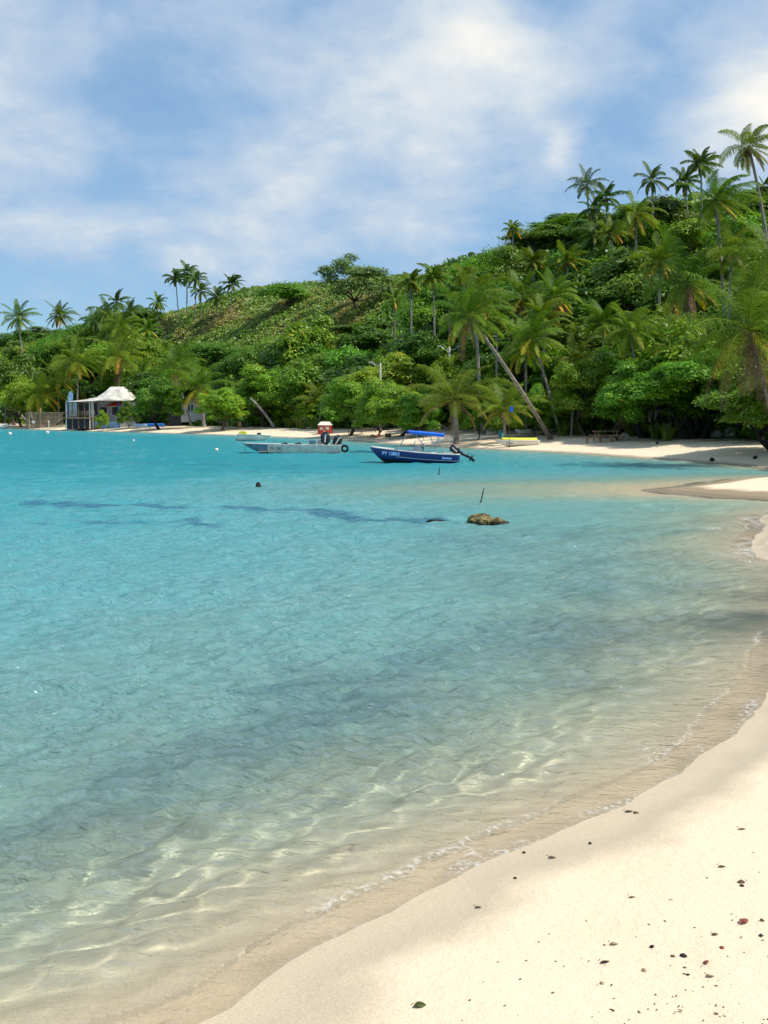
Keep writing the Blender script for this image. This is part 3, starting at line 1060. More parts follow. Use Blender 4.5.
# (px, py, crown width px, label, options)
PALMS = [
    # skyline, left
    (18, 318, 34, 'tall palm at the far left with bare leaning grey trunk above the dark trees', dict(D=216, bpx=32, nf=22, bow=0.1)),
    (60, 316, 30, 'palm poking above the treetops second from the left edge', dict(h=9)),
    (107, 313, 32, 'slim palm on the left skyline right of the dark round treetops', dict(h=12, mat='palm_dark')),
    (117, 302, 26, 'higher dark palm crown just behind the slim skyline palm at left', dict(h=12, mat='palm_dark')),
    (158, 303, 20, 'small palm crown at the left end of the reddish scrub slope', dict(h=7)),
    (176, 280, 23, 'leftmost of the tight skyline palm clump above the reddish scrub', dict(h=8.5, bpx=181, mat='palm_dark')),
    (187, 273, 28, 'tallest palm of the skyline clump above the reddish scrub', dict(h=9.5, bpx=188, mat='palm_dark')),
    (196, 280, 24, 'palm directly right of the tallest one in the skyline clump', dict(h=8.0, bpx=196, mat='palm_dark')),
    (201, 291, 22, 'shortest thin palm at the right end of the tight skyline clump', dict(h=5.8, bpx=202, mat='palm_dark')),
    (217, 297, 24, 'low drooping palm between the skyline clump and the lone ridge palm', dict(h=4.5, mat='palm_dark')),
    (232, 284, 22, 'lone upright palm standing on the ridge right of the skyline clump', dict(h=6.5, bpx=231, mat='palm_dark')),
    # left bank
    (148, 330, 26, 'yellow green palm amid trees below the left end of the scrub slope', dict(h=9)),
    (78, 362, 48, 'palm behind the blue feather flag with fronds hanging down', dict(D=198, nf=26)),
    (119, 357, 60, 'broad palm with brown coconuts rising behind the white tent roof', dict(D=192, nf=28, dead=3)),
    (120, 328, 40, 'upright palm crown behind and above the palm over the tent roof', dict(D=206, nf=24)),
    (40, 393, 56, 'low palm with long yellow ribs standing over the wooden fence', dict(D=200, nf=26, bpx=40)),
    (175, 368, 56, 'palm with brown dry fronds over the grey shed on the left beach', dict(D=172, nf=26, bpx=192, dead=4, bow=0.05)),
    (199, 388, 58, 'short stout palm leaning left in front of the grey shed', dict(D=163, nf=22, bpx=204, bow=-0.15, tr=0.28)),
    (103, 340, 30, 'dull green palm crown left of the broad tent roof palm', dict(h=9, mat='palm_dark')),
    # middle
    (411, 282, 28, 'left one of two slim hillside palms with pale bare trunks', dict(h=13, bpx=412, nf=20, dead=2)),
    (434, 277, 34, 'right one of two slim hillside palms with pale bare trunks', dict(h=13, bpx=435, nf=20)),
    (464, 276, 28, 'palm crown on the slope above the long leaning palm', dict(h=12)),
    (450, 298, 26, 'small dark palm crown on the slope left of the leaning palm', dict(h=9, mat='palm_dark')),
    (470, 318, 78, 'long leaning palm whose curved trunk reaches the beach beside the yellow covered canoe', dict(D=74, bpx=553, bpy_=438.5, bow=-0.04, nf=28, wind=0.8, dead=3, seed=5)),
    (476, 300, 58, 'windswept palm crown right behind the long leaning palm', dict(D=101, bpx=484, nf=24, wind=0.6)),
    (523, 298, 50, 'palm with grey dead fronds hanging on the mid slope', dict(D=108, bpx=527, dead=6, wind=0.5)),
    (554, 297, 54, 'palm right of the one with dead fronds with leaning trunk', dict(D=104, bpx=570, bow=-0.02, dead=5, wind=0.5)),
    (526, 348, 62, 'drooping palm crown over the shore right of the leaning trunk', dict(D=96, bpx=527, nf=26, wind=0.5, seed=9)),
    (533, 338, 56, 'palm with slanting lower trunk behind the foot of the leaning palm', dict(D=92, bpx=562, bow=-0.02, wind=0.5)),
    (455, 400, 92, 'low spreading palm with ragged trunk on the beach behind the blue boat', dict(D=89, bpx=457, nf=20, wind=0.25, mat='palm_young', tr=0.26, elev=(70, -15), dead=2)),
    (504, 412, 64, 'young bushy palm at the sand edge behind the yellow covered canoe', dict(D=86, bpx=506, nf=18, wind=0.2, mat='palm_young', tr=0.15, elev=(75, -10))),
    (513, 230, 22, 'thin palm alone on the bare ridge slope with straight trunk', dict(h=9, bpx=513, nf=16)),
    (534, 262, 28, 'small pale palm crown on the slope under the thin ridge palm', dict(h=8)),
    (322, 404, 54, 'yellowish young palm with feathery fronds beside the beach kiosk', dict(D=141, bpx=317, nf=16, mat='palm_young', wind=0.2, elev=(80, 5), tr=0.15)),
    # right skyline
    (587, 185, 38, 'leftmost palm on the right hilltop with spidery crown', dict(h=10.5, bpx=593, mat='palm_dark', nf=20)),
    (594, 208, 30, 'palm just beneath the leftmost hilltop palm', dict(h=9, mat='palm_dark')),
    (606, 198, 34, 'bushy palm crown right of the leftmost hilltop palm', dict(h=8, mat='palm_dark')),
    (636, 214, 48, 'windblown palm with orange tinged fronds on the upper right slope', dict(h=12, bpx=637, wind=0.6)),
    (612, 234, 34, 'palm crown low on the upper slope with brown heart', dict(h=9, wind=0.5)),
    (594, 236, 34, 'dusty green palm left of the brown hearted one on upper slope', dict(h=9, wind=0.4, mat='palm_dark')),
    (652, 180, 34, 'upright palm on the hilltop between spidery palm and the pair', dict(h=10, bpx=654, mat='palm_dark')),
    (685, 183, 32, 'lower left palm of the hilltop pair', dict(h=7, mat='palm_dark')),
    (701, 165, 32, 'taller palm of the hilltop pair with star shaped crown', dict(h=10, bpx=701, mat='palm_dark')),
    # right, near
    (716, 200, 66, 'tall palm with crown swept right and long curved trunk, second from right edge', dict(D=86, bpx=729, bow=-0.12, wind=1.2, nf=28, dead=2, seed=3)),
    (749, 148, 58, 'tallest palm in the scene at the right edge against cloud', dict(D=88, bpx=780, bow=-0.22, wind=1.0, nf=20, dead=2, seed=4, droop=1.3, mat='palm_young')),
    (688, 282, 84, 'big palm with upswept fronds and hanging dead leaves on the right slope', dict(D=88, bpx=698, wind=0.55, nf=28, dead=7, seed=6)),
    (630, 332, 62, 'round drooping palm crown above the dark beach tree', dict(D=84, bpx=648, bow=-0.03, nf=28, wind=0.45, droop=1.3)),
    (603, 322, 48, 'pale palm crown left behind the round drooping palm', dict(D=96, wind=0.4)),
    (748, 330, 150, 'largest nearest palm with huge fronds and brown skirt at right edge', dict(D=54, bpx=786, bow=-0.05, nf=28, dead=9, wind=0.3, seed=8, ll=0.25)),
    (757, 286, 60, 'yellow tipped palm behind the largest palm at right', dict(D=84, wind=0.4, mat='palm_young')),
    (764, 186, 22, 'small dark palm half cut by the right edge of the hilltop', dict(h=7, mat='palm_dark')),
]
PALMS += [
    (545, 318, 44, 'half hidden palm crown between the two mid slope palms and the drooping shore palm', dict(D=100, wind=0.5, dead=3)),
    (497, 322, 40, 'palm crown peeking out right of the long leaning trunk top', dict(D=104, wind=0.6)),
    (575, 360, 46, 'light palm crown above the bushes behind the picnic table', dict(D=90, wind=0.5, mat='palm_young')),
    (660, 262, 50, 'ragged palm crown left above the big upswept palm', dict(D=98, wind=0.6, dead=3)),
    (731, 250, 54, 'yellowish palm crown between the two tall right trunks', dict(D=84, wind=0.8, mat='palm_young')),
    (568, 262, 34, 'small windblown palm on the slope below the hilltop bushy palm', dict(h=9, wind=0.6)),
    (395, 300, 26, 'faint palm crown left below the slim hillside pair', dict(h=8)),
    (130, 312, 28, 'dark palm crown right behind the twin skyline palms', dict(h=9, mat='palm_dark')),
    (96, 322, 30, 'dark palm crown left of the twin skyline palms', dict(h=9, mat='palm_dark')),
    (58, 380, 44, 'palm crown between the fence palm and the feather flag', dict(D=203, nf=24)),
    (140, 378, 44, 'palm crown behind the right shoulder of the tent roof', dict(D=190, nf=24)),
    (5, 372, 40, 'palm crown half cut by the left edge above the lawn', dict(D=214, nf=22)),
    (772, 262, 90, 'bright palm crown half cut by the right edge above the yellowish one', dict(D=80, wind=0.3, nf=24)),
]
for a in PALMS:
    t, D, gap = palm(a[0], a[1], a[2], a[3], **a[4])
    if abs(gap) > 1.0:
        print('PALM gap', a[0], a[1], round(D), round(gap, 1), a[3])

# ------------------------------------------------------------ named broadleaf trees
def t_px(key, i, px, top, w_px, h, label, D=None, name='broadleaf_tree', group=None, cat='tree'):
    if D is None:
        D, gap = solveD(px, top, h)
    d = W(px, top, D)
    z = G(d[0], D)
    hh_ = max(d[2] - z, 1.5)
    return tree(key, i, d[0], D, w_px * D / F, hh_, label, group, name, cat=cat)


NT = [
    ('grey', 0, 358, 250, 92, 10, 'big grey green tree on the skyline at the top of the scrub slope', None),
    ('mid', 0, 285, 276, 60, 6, 'low rounded dark tree on the ridge above the scrub', None),
    ('frontdark', 0, 158, 372, 60, 8, 'dark round tree shading the beach right of the red awning', 163),
    ('front', 0, 222, 383, 58, 6, 'rounded bright green beach tree above the small white dinghy', 150),
    ('front', 1, 262, 358, 74, 9, 'tall leafy tree behind the slanting bare trunk', 155),
    ('bright', 0, 308, 308, 84, 12, 'large light green tree in the middle below the scrub slope', None),
    ('yellow', 0, 334, 361, 44, 5, 'yellow green rounded bush tree above the kiosk', 150),
    ('front', 2, 350, 372, 70, 6, 'spreading green beach tree just right of the kiosk', 118),
    ('front', 0, 400, 380, 78, 6, 'spreading green beach tree over the lounging person', 108),
    ('front', 1, 385, 345, 90, 9, 'light leafed tree behind the street lamp', 128),
    ('front', 2, 588, 345, 80, 7, 'light green tree behind the picnic table', 88),
    ('bright', 1, 620, 375, 60, 5, 'pale green bush tree behind the strappy plants on the right beach', 80),
    ('dark', 1, 505, 372, 60, 6, 'dark tree behind the young bushy palm', 100),
    ('front', 1, 455, 345, 66, 8, 'pale flowering tree left of the long leaning trunk', 115),
    ('dark', 2, 12, 345, 62, 9, 'dark dense tree at the left edge behind the lawn', 212),
    ('bright', 2, 20, 372, 52, 6, 'lighter tree with bare leaning limb beside the wooden fence', 205),
    ('layer', 1, 70, 325, 80, 9, 'dark layered tree under the second skyline palm at left', None),
    ('dark', 1, 192, 368, 40, 8, 'dark narrow tree behind the grey shed', 180),
]
for key, i, px, top, w, h, lab, D in NT:
    t_px(key, i, px, top, w, h, lab, D)

# ------------------------------------------------------------ front row of leafy trees right behind the sand
AUTO = []
rf = random.Random(77)
px = 205
while px < 790:
    if not (120 < px < 215):
        d = pdir(px, 415)
        Dg = np.linspace(50, 230, 500)
        sg_ = sdf(Dg * d[0] / d[1], Dg)
        ii = np.where((sg_ > rf.uniform(11.5, 14.5)) & (Dg > np.interp(px, [200, 800], [135, 52])))[0]
        D = float(Dg[ii[0]])
        x = D * d[0] / d[1]
        w = rf.uniform(4.6, 7.0)
        h = rf.uniform(3.6, 5.6)
        k = 'front' if rf.random() < 0.7 else 'frontdark'
        AUTO.append((tree(k, rf.randrange(3), x, D, w, h, '', None), k))
        px += w * F / D * rf.uniform(0.45, 0.7)
    else:
        px += 20

# ------------------------------------------------------------ hillside canopy
lab = {'dark': 'dark dense tree within the hillside canopy', 'mid': 'mid green bushy tree within the hillside canopy',
       'bright': 'light green leafy tree within the hillside canopy', 'layer': 'flat layered feathery tree within the hillside canopy',
       'grey': 'grey green fine leaved tree within the hillside canopy'}


def scrub_zone(px, t):
    return (px > 140) & (px < 430) & (t > np.interp(px, [140, 200, 260, 330, 430], [0.85, 0.48, 0.40, 0.42, 0.80]))


cand = []
ys = 60.0
rt = random.Random(5)
while ys < 330:
    sp = 5.4 + ys * 0.014
    x = -0.42 * ys - 10
    while x < 0.44 * ys + 10:
        cand.append((x + rt.uniform(-.4, .4) * sp, ys + rt.uniform(-.4, .4) * sp, sp))
        x += sp
    ys += sp
cx_ = np.array([c[0] for c in cand])
cy_ = np.array([c[1] for c in cand])
cs_ = sdf(cx_, cy_)
cz_ = ground(cx_, cy_, cs_)
px_ = 384 + F * cx_ / cy_
d0 = np.interp(px_, _T[:, 0], _T[:, 1])
d1 = np.interp(px_, _T[:, 0], _T[:, 2])
tt = (cy_ - d0) / (d1 - d0)
ok = (cs_ > 12.5) & (tt < 1.06) & (px_ > -25) & (px_ < 800) & ~scrub_zone(px_, tt)
sel = np.where(ok)[0]
print('hill candidates', len(sel))
# hide test: keep those whose top shows above what stands nearer in the same column
elev_max = {}
order = sorted(sel, key=lambda i: cy_[i])
cnt = 0
for i in order:
    x, y, sp = cx_[i], cy_[i], cand[i][2]
    w = sp * rt.uniform(1.25, 1.75)
    h = sp * rt.uniform(0.95, 1.45) * (0.8 if tt[i] > 0.85 else 1.0)
    if tt[i] < 0.8 and 135 < px_[i] < 415:
        lim = np.interp(px_[i], [135, 180, 230, 262, 300, 345, 390, 415], [322, 337, 337, 326, 328, 322, 318, 290]) + rt.uniform(-2, 6)
        h = min(h, W(px_[i], lim, y)[2] - cz_[i])
    lim = np.interp(px_[i], [-20, 0, 40, 70, 100, 150, 170, 400, 430, 470, 500, 530, 560, 590, 620, 660, 700, 740, 768, 800],
                    [338, 333, 325, 322, 313, 303, 300, 272, 263, 248, 238, 226, 213, 210, 200, 195, 190, 192, 180, 175]) + rt.uniform(-3, 5)
    h = min(h, W(px_[i], lim, y)[2] - cz_[i])
    if h < 2.2:
        continue
    top = (cz_[i] + h - CAMZ) / y
    c0, c1 = int((px_[i] - w / 2 / y * F) / 8), int((px_[i] + w / 2 / y * F) / 8)
    vis = sum(1 for c in range(c0, c1 + 1) if top > elev_max.get(c, -9) + 0.004)
    if vis < 0.34 * (c1 - c0 + 1):
        continue
    for c in range(c0, c1 + 1):
        e = top - 0.25 * h / y
        if e > elev_max.get(c, -9):
            elev_max[c] = e
    r_ = rt.random()
    big = vnoise(np.array([x / 22.0]), np.array([y / 22.0]), 31)[0]
    if px_[i] > 430 and tt[i] > 0.45:
        k = 'layer' if r_ < 0.6 else ('mid' if r_ < 0.85 else 'dark')
    elif big > 0.12:
        k = 'bright' if r_ < 0.6 else 'mid'
    elif big < -0.12:
        k = 'dark' if r_ < 0.6 else 'layer'
    else:
        k = 'mid' if r_ < 0.5 else ('layer' if r_ < 0.75 else ('grey' if r_ < 0.85 else 'dark'))
    AUTO.append((tree(k, rt.randrange(3), x, y, w, h, lab[k], None, zbase=cz_[i]), k))
    cnt += 1
print('hill trees', cnt)

# ------------------------------------------------------------ ground cover (uncountable)
def scatter_leaves(name, n, test, size, hgt, mat, label, cat, seed, aspect=0.6, clump=0.0):
    rg = np.random.default_rng(seed)
    y = 55 + (330 - 55) * rg.random(n * 4)**0.8
    u = rg.uniform(-0.42, 0.44, n * 4)
    x = u * y
    px = 384 + F * x / y
    s = sdf(x, y)
    dd0 = np.interp(px, _T[:, 0], _T[:, 1])
    dd1 = np.interp(px, _T[:, 0], _T[:, 2])
    t = (y - dd0) / (dd1 - dd0)
    okk = test(x, y, px, s, t)
    x, y, s, px, t = [a[okk][:n] for a in (x, y, s, px, t)]
    z = ground(x, y, s)
    bump = np.clip(fbm(x, y, 0.5, 3, seed) + 0.5, 0, 1.2)
    hh_ = hgt * bump
    C = np.stack([x, y, z + hh_ * rg.random(len(x))**0.5], 1)
    sz = size * (0.6 + y / 250.0)
    Nn = np.tile(np.array([0, -0.5, 0.8]), (len(x), 1))
    V, Fq = leaf_quads(C, Nn, 1.0, rg, aspect, 0.6)
    ctr = np.repeat(C, 4, 0)
    V = ctr + (V - ctr) * np.repeat(sz, 4)[:, None]
    tint = np.clip(0.5 + 0.8 * fbm(x, y, 0.16, 3, seed + 4) + rg.normal(size=len(x)) * 0.16, 0, 1)
    me = mesh_np(name, V, Fq, {'tint': np.repeat(tint, 4)})
    ob = link_mesh(name, me, M[mat])
    tag(ob, label, cat, kind='stuff')
    return ob


scatter_leaves('undergrowth', 110000, lambda x, y, px, s, t: (s > 11.5 + 2.5 * fbm(x, y, 0.1, 2, 12)) & (t < 1.08) & ~scrub_zone(px, t), 0.55, 2.2, 'under',
               'dense green undergrowth filling the hillside between trees', 'undergrowth', 71)
scatter_leaves('scrub', 170000, lambda x, y, px, s, t: (s > 14) & (t < 1.12) & (t > 0.3) & (px > 120) & (px < 450) & (scrub_zone(px, t) | scrub_zone(px + 12, t + 0.05)), 0.38, 1.2, 'scrub',
               'low reddish green scrub covering the open hill slope', 'scrub', 72)
scatter_leaves('grass', 26000, lambda x, y, px, s, t: (s > 7.5) & (s < 17) & (fbm(x, y, 0.30, 3, 50) + (s - 11) * 0.12 + np.where(px < 75, 0.3, 0) > 0.10), 0.16, 0.28, 'grass',
               'low beach grass and creepers along the top of the sand', 'grass', 73, aspect=0.2)


# ------------------------------------------------------------ shrubs and strappy plants along the sand edge
ANCH = []      # (object, short phrase) used to tell the canopy trees apart


def shrub(key, i, px, py, w_px, h, label, D=None, group=None):
    b = onground(px, py) if D is None else None
    x, y = (b[0], b[1]) if D is None else (W(px, 415, D)[0], D)
    w = w_px * y / F
    z = G(x, y)
    cm, tm, cz = PROTO[key][i % len(PROTO[key])]
    t = thing('shrub', label, 'shrub', (x, y, z - 0.1), random.uniform(0, 6), group, (w / 2, w / 2, h / 1.55))
    c = link_mesh('foliage', cm, None, t)
    c.location = (0, 0, 0.55)
    k = link_mesh('stem', tm, None, t)
    k.scale = (0.6, 0.6, 0.6)
    return t


def strappy(px, py, w_px, h, label, seed):
    rg = np.random.default_rng(seed)
    b = onground(px, py)
    w = w_px * b[1] / F / 2
    t = thing('strappy_plant', label, 'plant', b, 0, 'strappy leaved plants along the top of the beach')
    Vs, Fs, Ts = [], [], []
    off = 0
    for i in range(60):
        a = rg.uniform(0, 6.283)
        r0 = rg.random()**0.5 * w * 0.5
        p = np.array([math.cos(a) * r0, math.sin(a) * r0, 0])
        out = np.array([math.cos(a), math.sin(a), 0])
        sd_ = np.array([-math.sin(a), math.cos(a), 0]) * 0.035
        Lh = h * rg.uniform(0.6, 1.05)
        lean = rg.uniform(0.15, 0.8)
        pts = [p + out * lean * Lh * q**1.6 * 0.8 + np.array([0, 0, 1]) * Lh * (q - 0.35 * lean * q**2.2) for q in np.linspace(0, 1, 5)]
        V = []
        for k, q in enumerate(pts):
            ww = (1.0, 1.2, 1.1, 0.8, 0.1)[k]
            V += [q - sd_ * ww, q + sd_ * ww]
        Vs.append(np.array(V))
        for k in range(4):
            Fs.append([off + 2 * k, off + 2 * k + 1, off + 2 * k + 3, off + 2 * k + 2])
        Ts.append(np.full(10, rg.uniform(0.1, 0.8)))
        off += 10
    link_mesh('leaves', mesh_np('leaves', np.vstack(Vs), Fs, {'tint': np.concatenate(Ts)}), M['grass'], t)
    return t


for k, (px, py, w, h, lb) in enumerate([
        (642, 437, 22, 1.7, 'strappy plant right of the picnic table'), (655, 439, 18, 1.5, 'second strappy plant right of the picnic table'),
        (667, 441, 20, 1.6, 'strappy plant directly left of the forked black trunk'), (563, 436, 20, 1.4, 'strappy plant just right of the leaning palm foot'),
        (576, 435, 22, 1.6, 'strappy plant left of the picnic table, nearer the palm foot'), (290, 428, 20, 1.8, 'yellowish strappy plant at the foot of the slanting bare trunk'),
        (302, 429, 22, 2.0, 'yellowish strappy plant between slanting trunk and kiosk'), (313, 429, 18, 1.8, 'strappy plant immediately left of the beach kiosk'),
        (278, 427, 16, 1.4, 'small strappy plant left of the slanting bare trunk foot'), (630, 436, 16, 1.3, 'low strappy plant behind the right end of the picnic table')]):
    strappy(px, py, w, h, lb, 300 + k)

SHR = [('front', 0, 585, 431, 66, 2.6, 'broad pale green bush behind the leaning palm foot'), ('front', 1, 640, 432, 60, 2.8, 'bright leafy bush behind the strappy plants at right'),
       ('frontdark', 2, 608, 428, 50, 3.4, 'darker bush directly behind the picnic table'), ('front', 2, 540, 430, 50, 2.6, 'bush behind the lower trunk of the leaning palm'),
       ('frontdark', 0, 480, 428, 44, 3.0, 'dark bush between the low ragged palm and the young palm'), ('front', 0, 425, 428, 60, 3.2, 'bush behind the red marker post'),
       ('front', 1, 395, 426, 54, 3.0, 'bush behind the blue canopy and the lounging person'), ('front', 2, 262, 423, 40, 3.2, 'round bush left of the slanting bare trunk'),
       ('front', 1, 290, 422, 40, 4.0, 'tall bush behind the yellowish strappy plants'), 
       ('layer', 0, 4, 424, 18, 1.6, 'clipped low hedge at the left edge of the lawn'),
       ('yellow', 0, 83, 421, 14, 6.0, 'yellow bush behind the restaurant terrace'), ('front', 0, 350, 424, 46, 3.2, 'bush right behind the kiosk'),
       ('front', 2, 318, 424, 40, 3.0, 'bush left behind the kiosk'), ('frontdark', 0, 226, 424, 44, 3.0, 'dark bush between the stout palm and the rounded tree'),
       ('bright', 1, 50, 421, 36, 3.0, 'green bush behind the wooden fence'), ('frontdark', 2, 515, 427, 40, 3.2, 'dark bush behind the yellow covered canoe'),
       ('front', 1, 560, 426, 50, 3.8, 'tall bush left of the pale bush behind the palm foot'), ('front', 0, 372, 424, 40, 2.6, 'low bush left of the lounging person tree')]
for a in SHR:
    shrub(*a)
shrub('frontdark', 1, 478, 424, 46, 5.0, 'tall dark bush behind the low ragged palm trunk', D=92)
shrub('front', 2, 507, 424, 46, 4.6, 'leafy bush between the young palm and the canoe', D=93)
shrub('front', 0, 536, 424, 44, 4.8, 'leafy bush under the drooping shore palm trunks', D=94)
shrub('front', 1, 420, 424, 52, 4.6, 'leafy bush behind the driftwood branch', D=104)
shrub('front', 0, 102, 423, 17, 3.6, 'small leafy bush before the white restaurant wall', D=171)
shrub('frontdark', 1, 128, 424, 26, 4.6, 'dark bush covering the right end of the restaurant', D=171)

# bare trunk slanting over the sand
b = onground(276, 428.5)
mb = MB()
e = Vector(W(250, 398, b[1])) - Vector(b)
mb.tube(bez(Vector((0, 0, -0.3)), e * 0.5 + Vector((0.3, 0, 0.25)), e, 8), [0.22, 0.2, 0.19, 0.18, 0.17, 0.16, 0.15, 0.14, 0.12], 8)
t = thing('bare_trunk', 'bare grey trunk slanting left over the beach without any crown', 'tree trunk', b)
mb.build('trunk', M['ptrunk'], t, True)
b = onground(30, 424)
e = Vector(W(3, 395, b[1])) - Vector(b)
mb = MB()
mb.tube(bez(Vector((0, 0, -0.3)), e * 0.5 + Vector((0.5, 0, -0.6)), e, 8), [0.3, 0.26, 0.24, 0.22, 0.2, 0.18, 0.16, 0.14, 0.12], 8)
t = thing('bare_trunk', 'bare pale trunk leaning far left from the end of the wooden fence', 'tree trunk', b)
mb.build('trunk', M['ptrunk'], t, True)

# the dark beach trees at right: low wide crowns over forked black trunks
for (px, py, top, pw, pi, lb, sd_) in ((697, 438.5, 345, 150, 0, 'dark spreading tree with massive forked black trunk over the shaded sand', 1),
                                   (744, 438, 362, 110, 1, 'dark beach tree with paired black trunks right of the forked one', 2),
                                   (772, 440, 350, 110, 2, 'dark beach tree cut by the right edge under the largest palm', 3),
                                   (650, 438, 352, 100, 2, 'leafy low tree left of the forked black trunk reaching down to the strappy plants', 4)):
    b = onground(px, py)
    rg = random.Random(sd_)
    h = W(px, top, b[1])[2] - b[2]
    w = pw * b[1] / F
    t = thing('broadleaf_tree', lb, 'tree', b, rg.uniform(0, 6))
    cm, tm, cz = PROTO['frontdark'][pi]
    c = link_mesh('crown', cm, None, t)
    c.scale = (w / 2, w / 2, h * 0.47)
    c.location = (-0.6, -2.6 if sd_ < 4 else -1.0, h * 0.54)
    t.rotation_euler = (0, 0, 0)
    mb = MB()
    for k in range(6 if sd_ == 1 else 3):
        a = rg.uniform(-1.0, 1.0)
        hh_ = rg.uniform(1.8, 2.8)
        e = Vector((a * 1.9, rg.uniform(-.5, .9), hh_))
        mb.tube(bez(Vector((a * 0.35, 0, -0.3)), Vector((a * 1.2, 0, hh_ * 0.30)), e, 6), [0.36, 0.29, 0.25, 0.22, 0.18, 0.14, 0.11], 8)
    mb.build('trunk', M['bark_dark'], t, True)

for (x, y, w, h, i, lb) in ((25.0, 56.0, 10.5, 8.0, 0, 'overhanging beach tree added at the right edge to shade the sand'), (24.5, 50.5, 9.0, 7.5, 1, 'nearest overhanging crown added past the right edge for shade, closest to the spit'),  # both added off the frame edge to throw shade on the beach
                         (21.8, 61.5, 9.0, 6.0, 2, 'overhanging crown between the paired black trunks and the right edge')):
    tree('frontdark', i, x, y, w, h, lb)

# ------------------------------------------------------------ materials for made things
M['white'] = simple('white', (0.74, 0.71, 0.64), 0.5, var=0.14, scale=1.2)
M['cream'] = simple('cream', (0.78, 0.74, 0.64), 0.7, var=0.08)
M['alu'] = simple('alu', (0.60, 0.60, 0.53), 0.5, metal=0.1, var=0.15, scale=3)
M['alu_dark'] = simple('alu_dark', (0.10, 0.20, 0.27), 0.4, metal=0.2, var=0.2, scale=3)
M['navy'] = simple('navy', (0.006, 0.022, 0.125), 0.3, 0.5, var=0.15, scale=2)
m, nt = newmat('navy_hull')
_t = N(nt, 'ShaderNodeTexCoord')
_s = N(nt, 'ShaderNodeSeparateXYZ')
L(nt, _t.outputs['Object'], _s.inputs[0])
_n = N(nt, 'ShaderNodeTexNoise', i_Scale=3.0, i_Detail=6.0, i_Roughness=0.7)
L(nt, _t.outputs['Object'], _n.inputs['Vector'])
_v = mth(nt, 'ADD', mth(nt, 'ADD', _s.outputs[2], mth(nt, 'MULTIPLY', _s.outputs[0], 0.105)), mth(nt, 'MULTIPLY', _n.outputs[0], 0.16))
_p = N(nt, 'ShaderNodeBsdfPrincipled')
_p.inputs['Roughness'].default_value = 0.35
L(nt, ramp(nt, _v, [(0.36, (0.012, 0.022, 0.016)), (0.42, (0.008, 0.03, 0.16))]), _p.inputs['Base Color'])
_o = N(nt, 'ShaderNodeOutputMaterial')
L(nt, _p.outputs[0], _o.inputs[0])
M['navy_hull'] = m
M['boot'] = simple('boot', (0.012, 0.022, 0.016), 0.8, var=0.4, scale=5)
M['bimini'] = simple('bimini', (0.012, 0.14, 0.68), 0.7, var=0.1)
M['bimini_dark'] = simple('bimini_dark', (0.01, 0.035, 0.22), 0.7, var=0.1)
M['black'] = simple('black', (0.018, 0.022, 0.028), 0.35, 0.5)
M['rubber'] = simple('rubber', (0.02, 0.02, 0.02), 0.8, 0.2)
M['steel'] = simple('steel', (0.55, 0.56, 0.56), 0.3, metal=0.8, var=0.05)
M['palegreen'] = simple('palegreen', (0.42, 0.55, 0.52), 0.45, var=0.08)
M['yellow'] = simple('yellow', (0.72, 0.72, 0.06), 0.6, var=0.1)
M['red'] = simple('red', (0.52, 0.055, 0.035), 0.6, var=0.12)
M['wood'] = simple('wood', (0.30, 0.20, 0.12), 0.8, 0.2, var=0.35, scale=5)
M['wood_pale'] = simple('wood_pale', (0.42, 0.33, 0.22), 0.8, 0.2, var=0.3, scale=5)
M['blue'] = simple('blue', (0.02, 0.16, 0.60), 0.6, var=0.15)
M['paleblue'] = simple('paleblue', (0.25, 0.42, 0.62), 0.6, var=0.15)
M['greywall'] = simple('greywall', (0.40, 0.44, 0.46), 0.8, var=0.12, scale=2)
M['dark'] = simple('dark', (0.02, 0.025, 0.03), 0.5)
M['glass'] = simple('glass', (0.05, 0.09, 0.12), 0.1, 0.6)
M['rock'] = simple('rock', (0.21, 0.17, 0.07), 0.9, 0.2, var=0.8, scale=7, bump=0.9, bscale=14)
_nt = M['rock'].node_tree
_pr = [n for n in _nt.nodes if n.type == 'BSDF_PRINCIPLED'][0]
_src = _pr.inputs['Base Color'].links[0].from_socket
_g = N(_nt, 'ShaderNodeNewGeometry')
_sz = N(_nt, 'ShaderNodeSeparateXYZ')
L(_nt, _g.outputs['Position'], _sz.inputs[0])
L(_nt, mixc(_nt, ramp(_nt, mth(_nt, 'MULTIPLY', _sz.outputs[2], 4.0), [(0.2, 0.85), (0.45, 0.0)]), _src, (0.035, 0.032, 0.02)), _pr.inputs['Base Color'])
M['algae'] = simple('algae', (0.10, 0.12, 0.03), 0.9, 0.2, var=0.6, scale=9, bump=0.6, bscale=20)
M['skin'] = simple('skin', (0.32, 0.17, 0.10), 0.5, var=0.06)
M['hair'] = simple('hair', (0.012, 0.009, 0.008), 0.6)
M['lettering_blue'] = simple('lettering_blue', (0.22, 0.48, 0.85), 0.5, var=0.05)
M['lettering_dark'] = simple('lettering_dark', (0.05, 0.06, 0.07), 0.5, var=0.05)
M['concrete'] = simple('concrete', (0.42, 0.40, 0.36), 0.85, var=0.15)


def text(name, body, size, mat, parent, loc, rot, shear=0.0, space=1.0):
    c = bpy.data.curves.new(name, 'FONT')
    c.body = body
    c.size = size
    c.extrude = 0.003
    c.shear = shear
    c.space_character = space
    c.offset = 0.006
    c.materials.append(mat)
    tmp = bpy.data.objects.new(name + '_curve', c)
    me = bpy.data.meshes.new_from_object(tmp)
    bpy.data.objects.remove(tmp)
    o = link_mesh(name, me, mat, parent)
    o.location = loc
    o.rotation_euler = rot
    return o


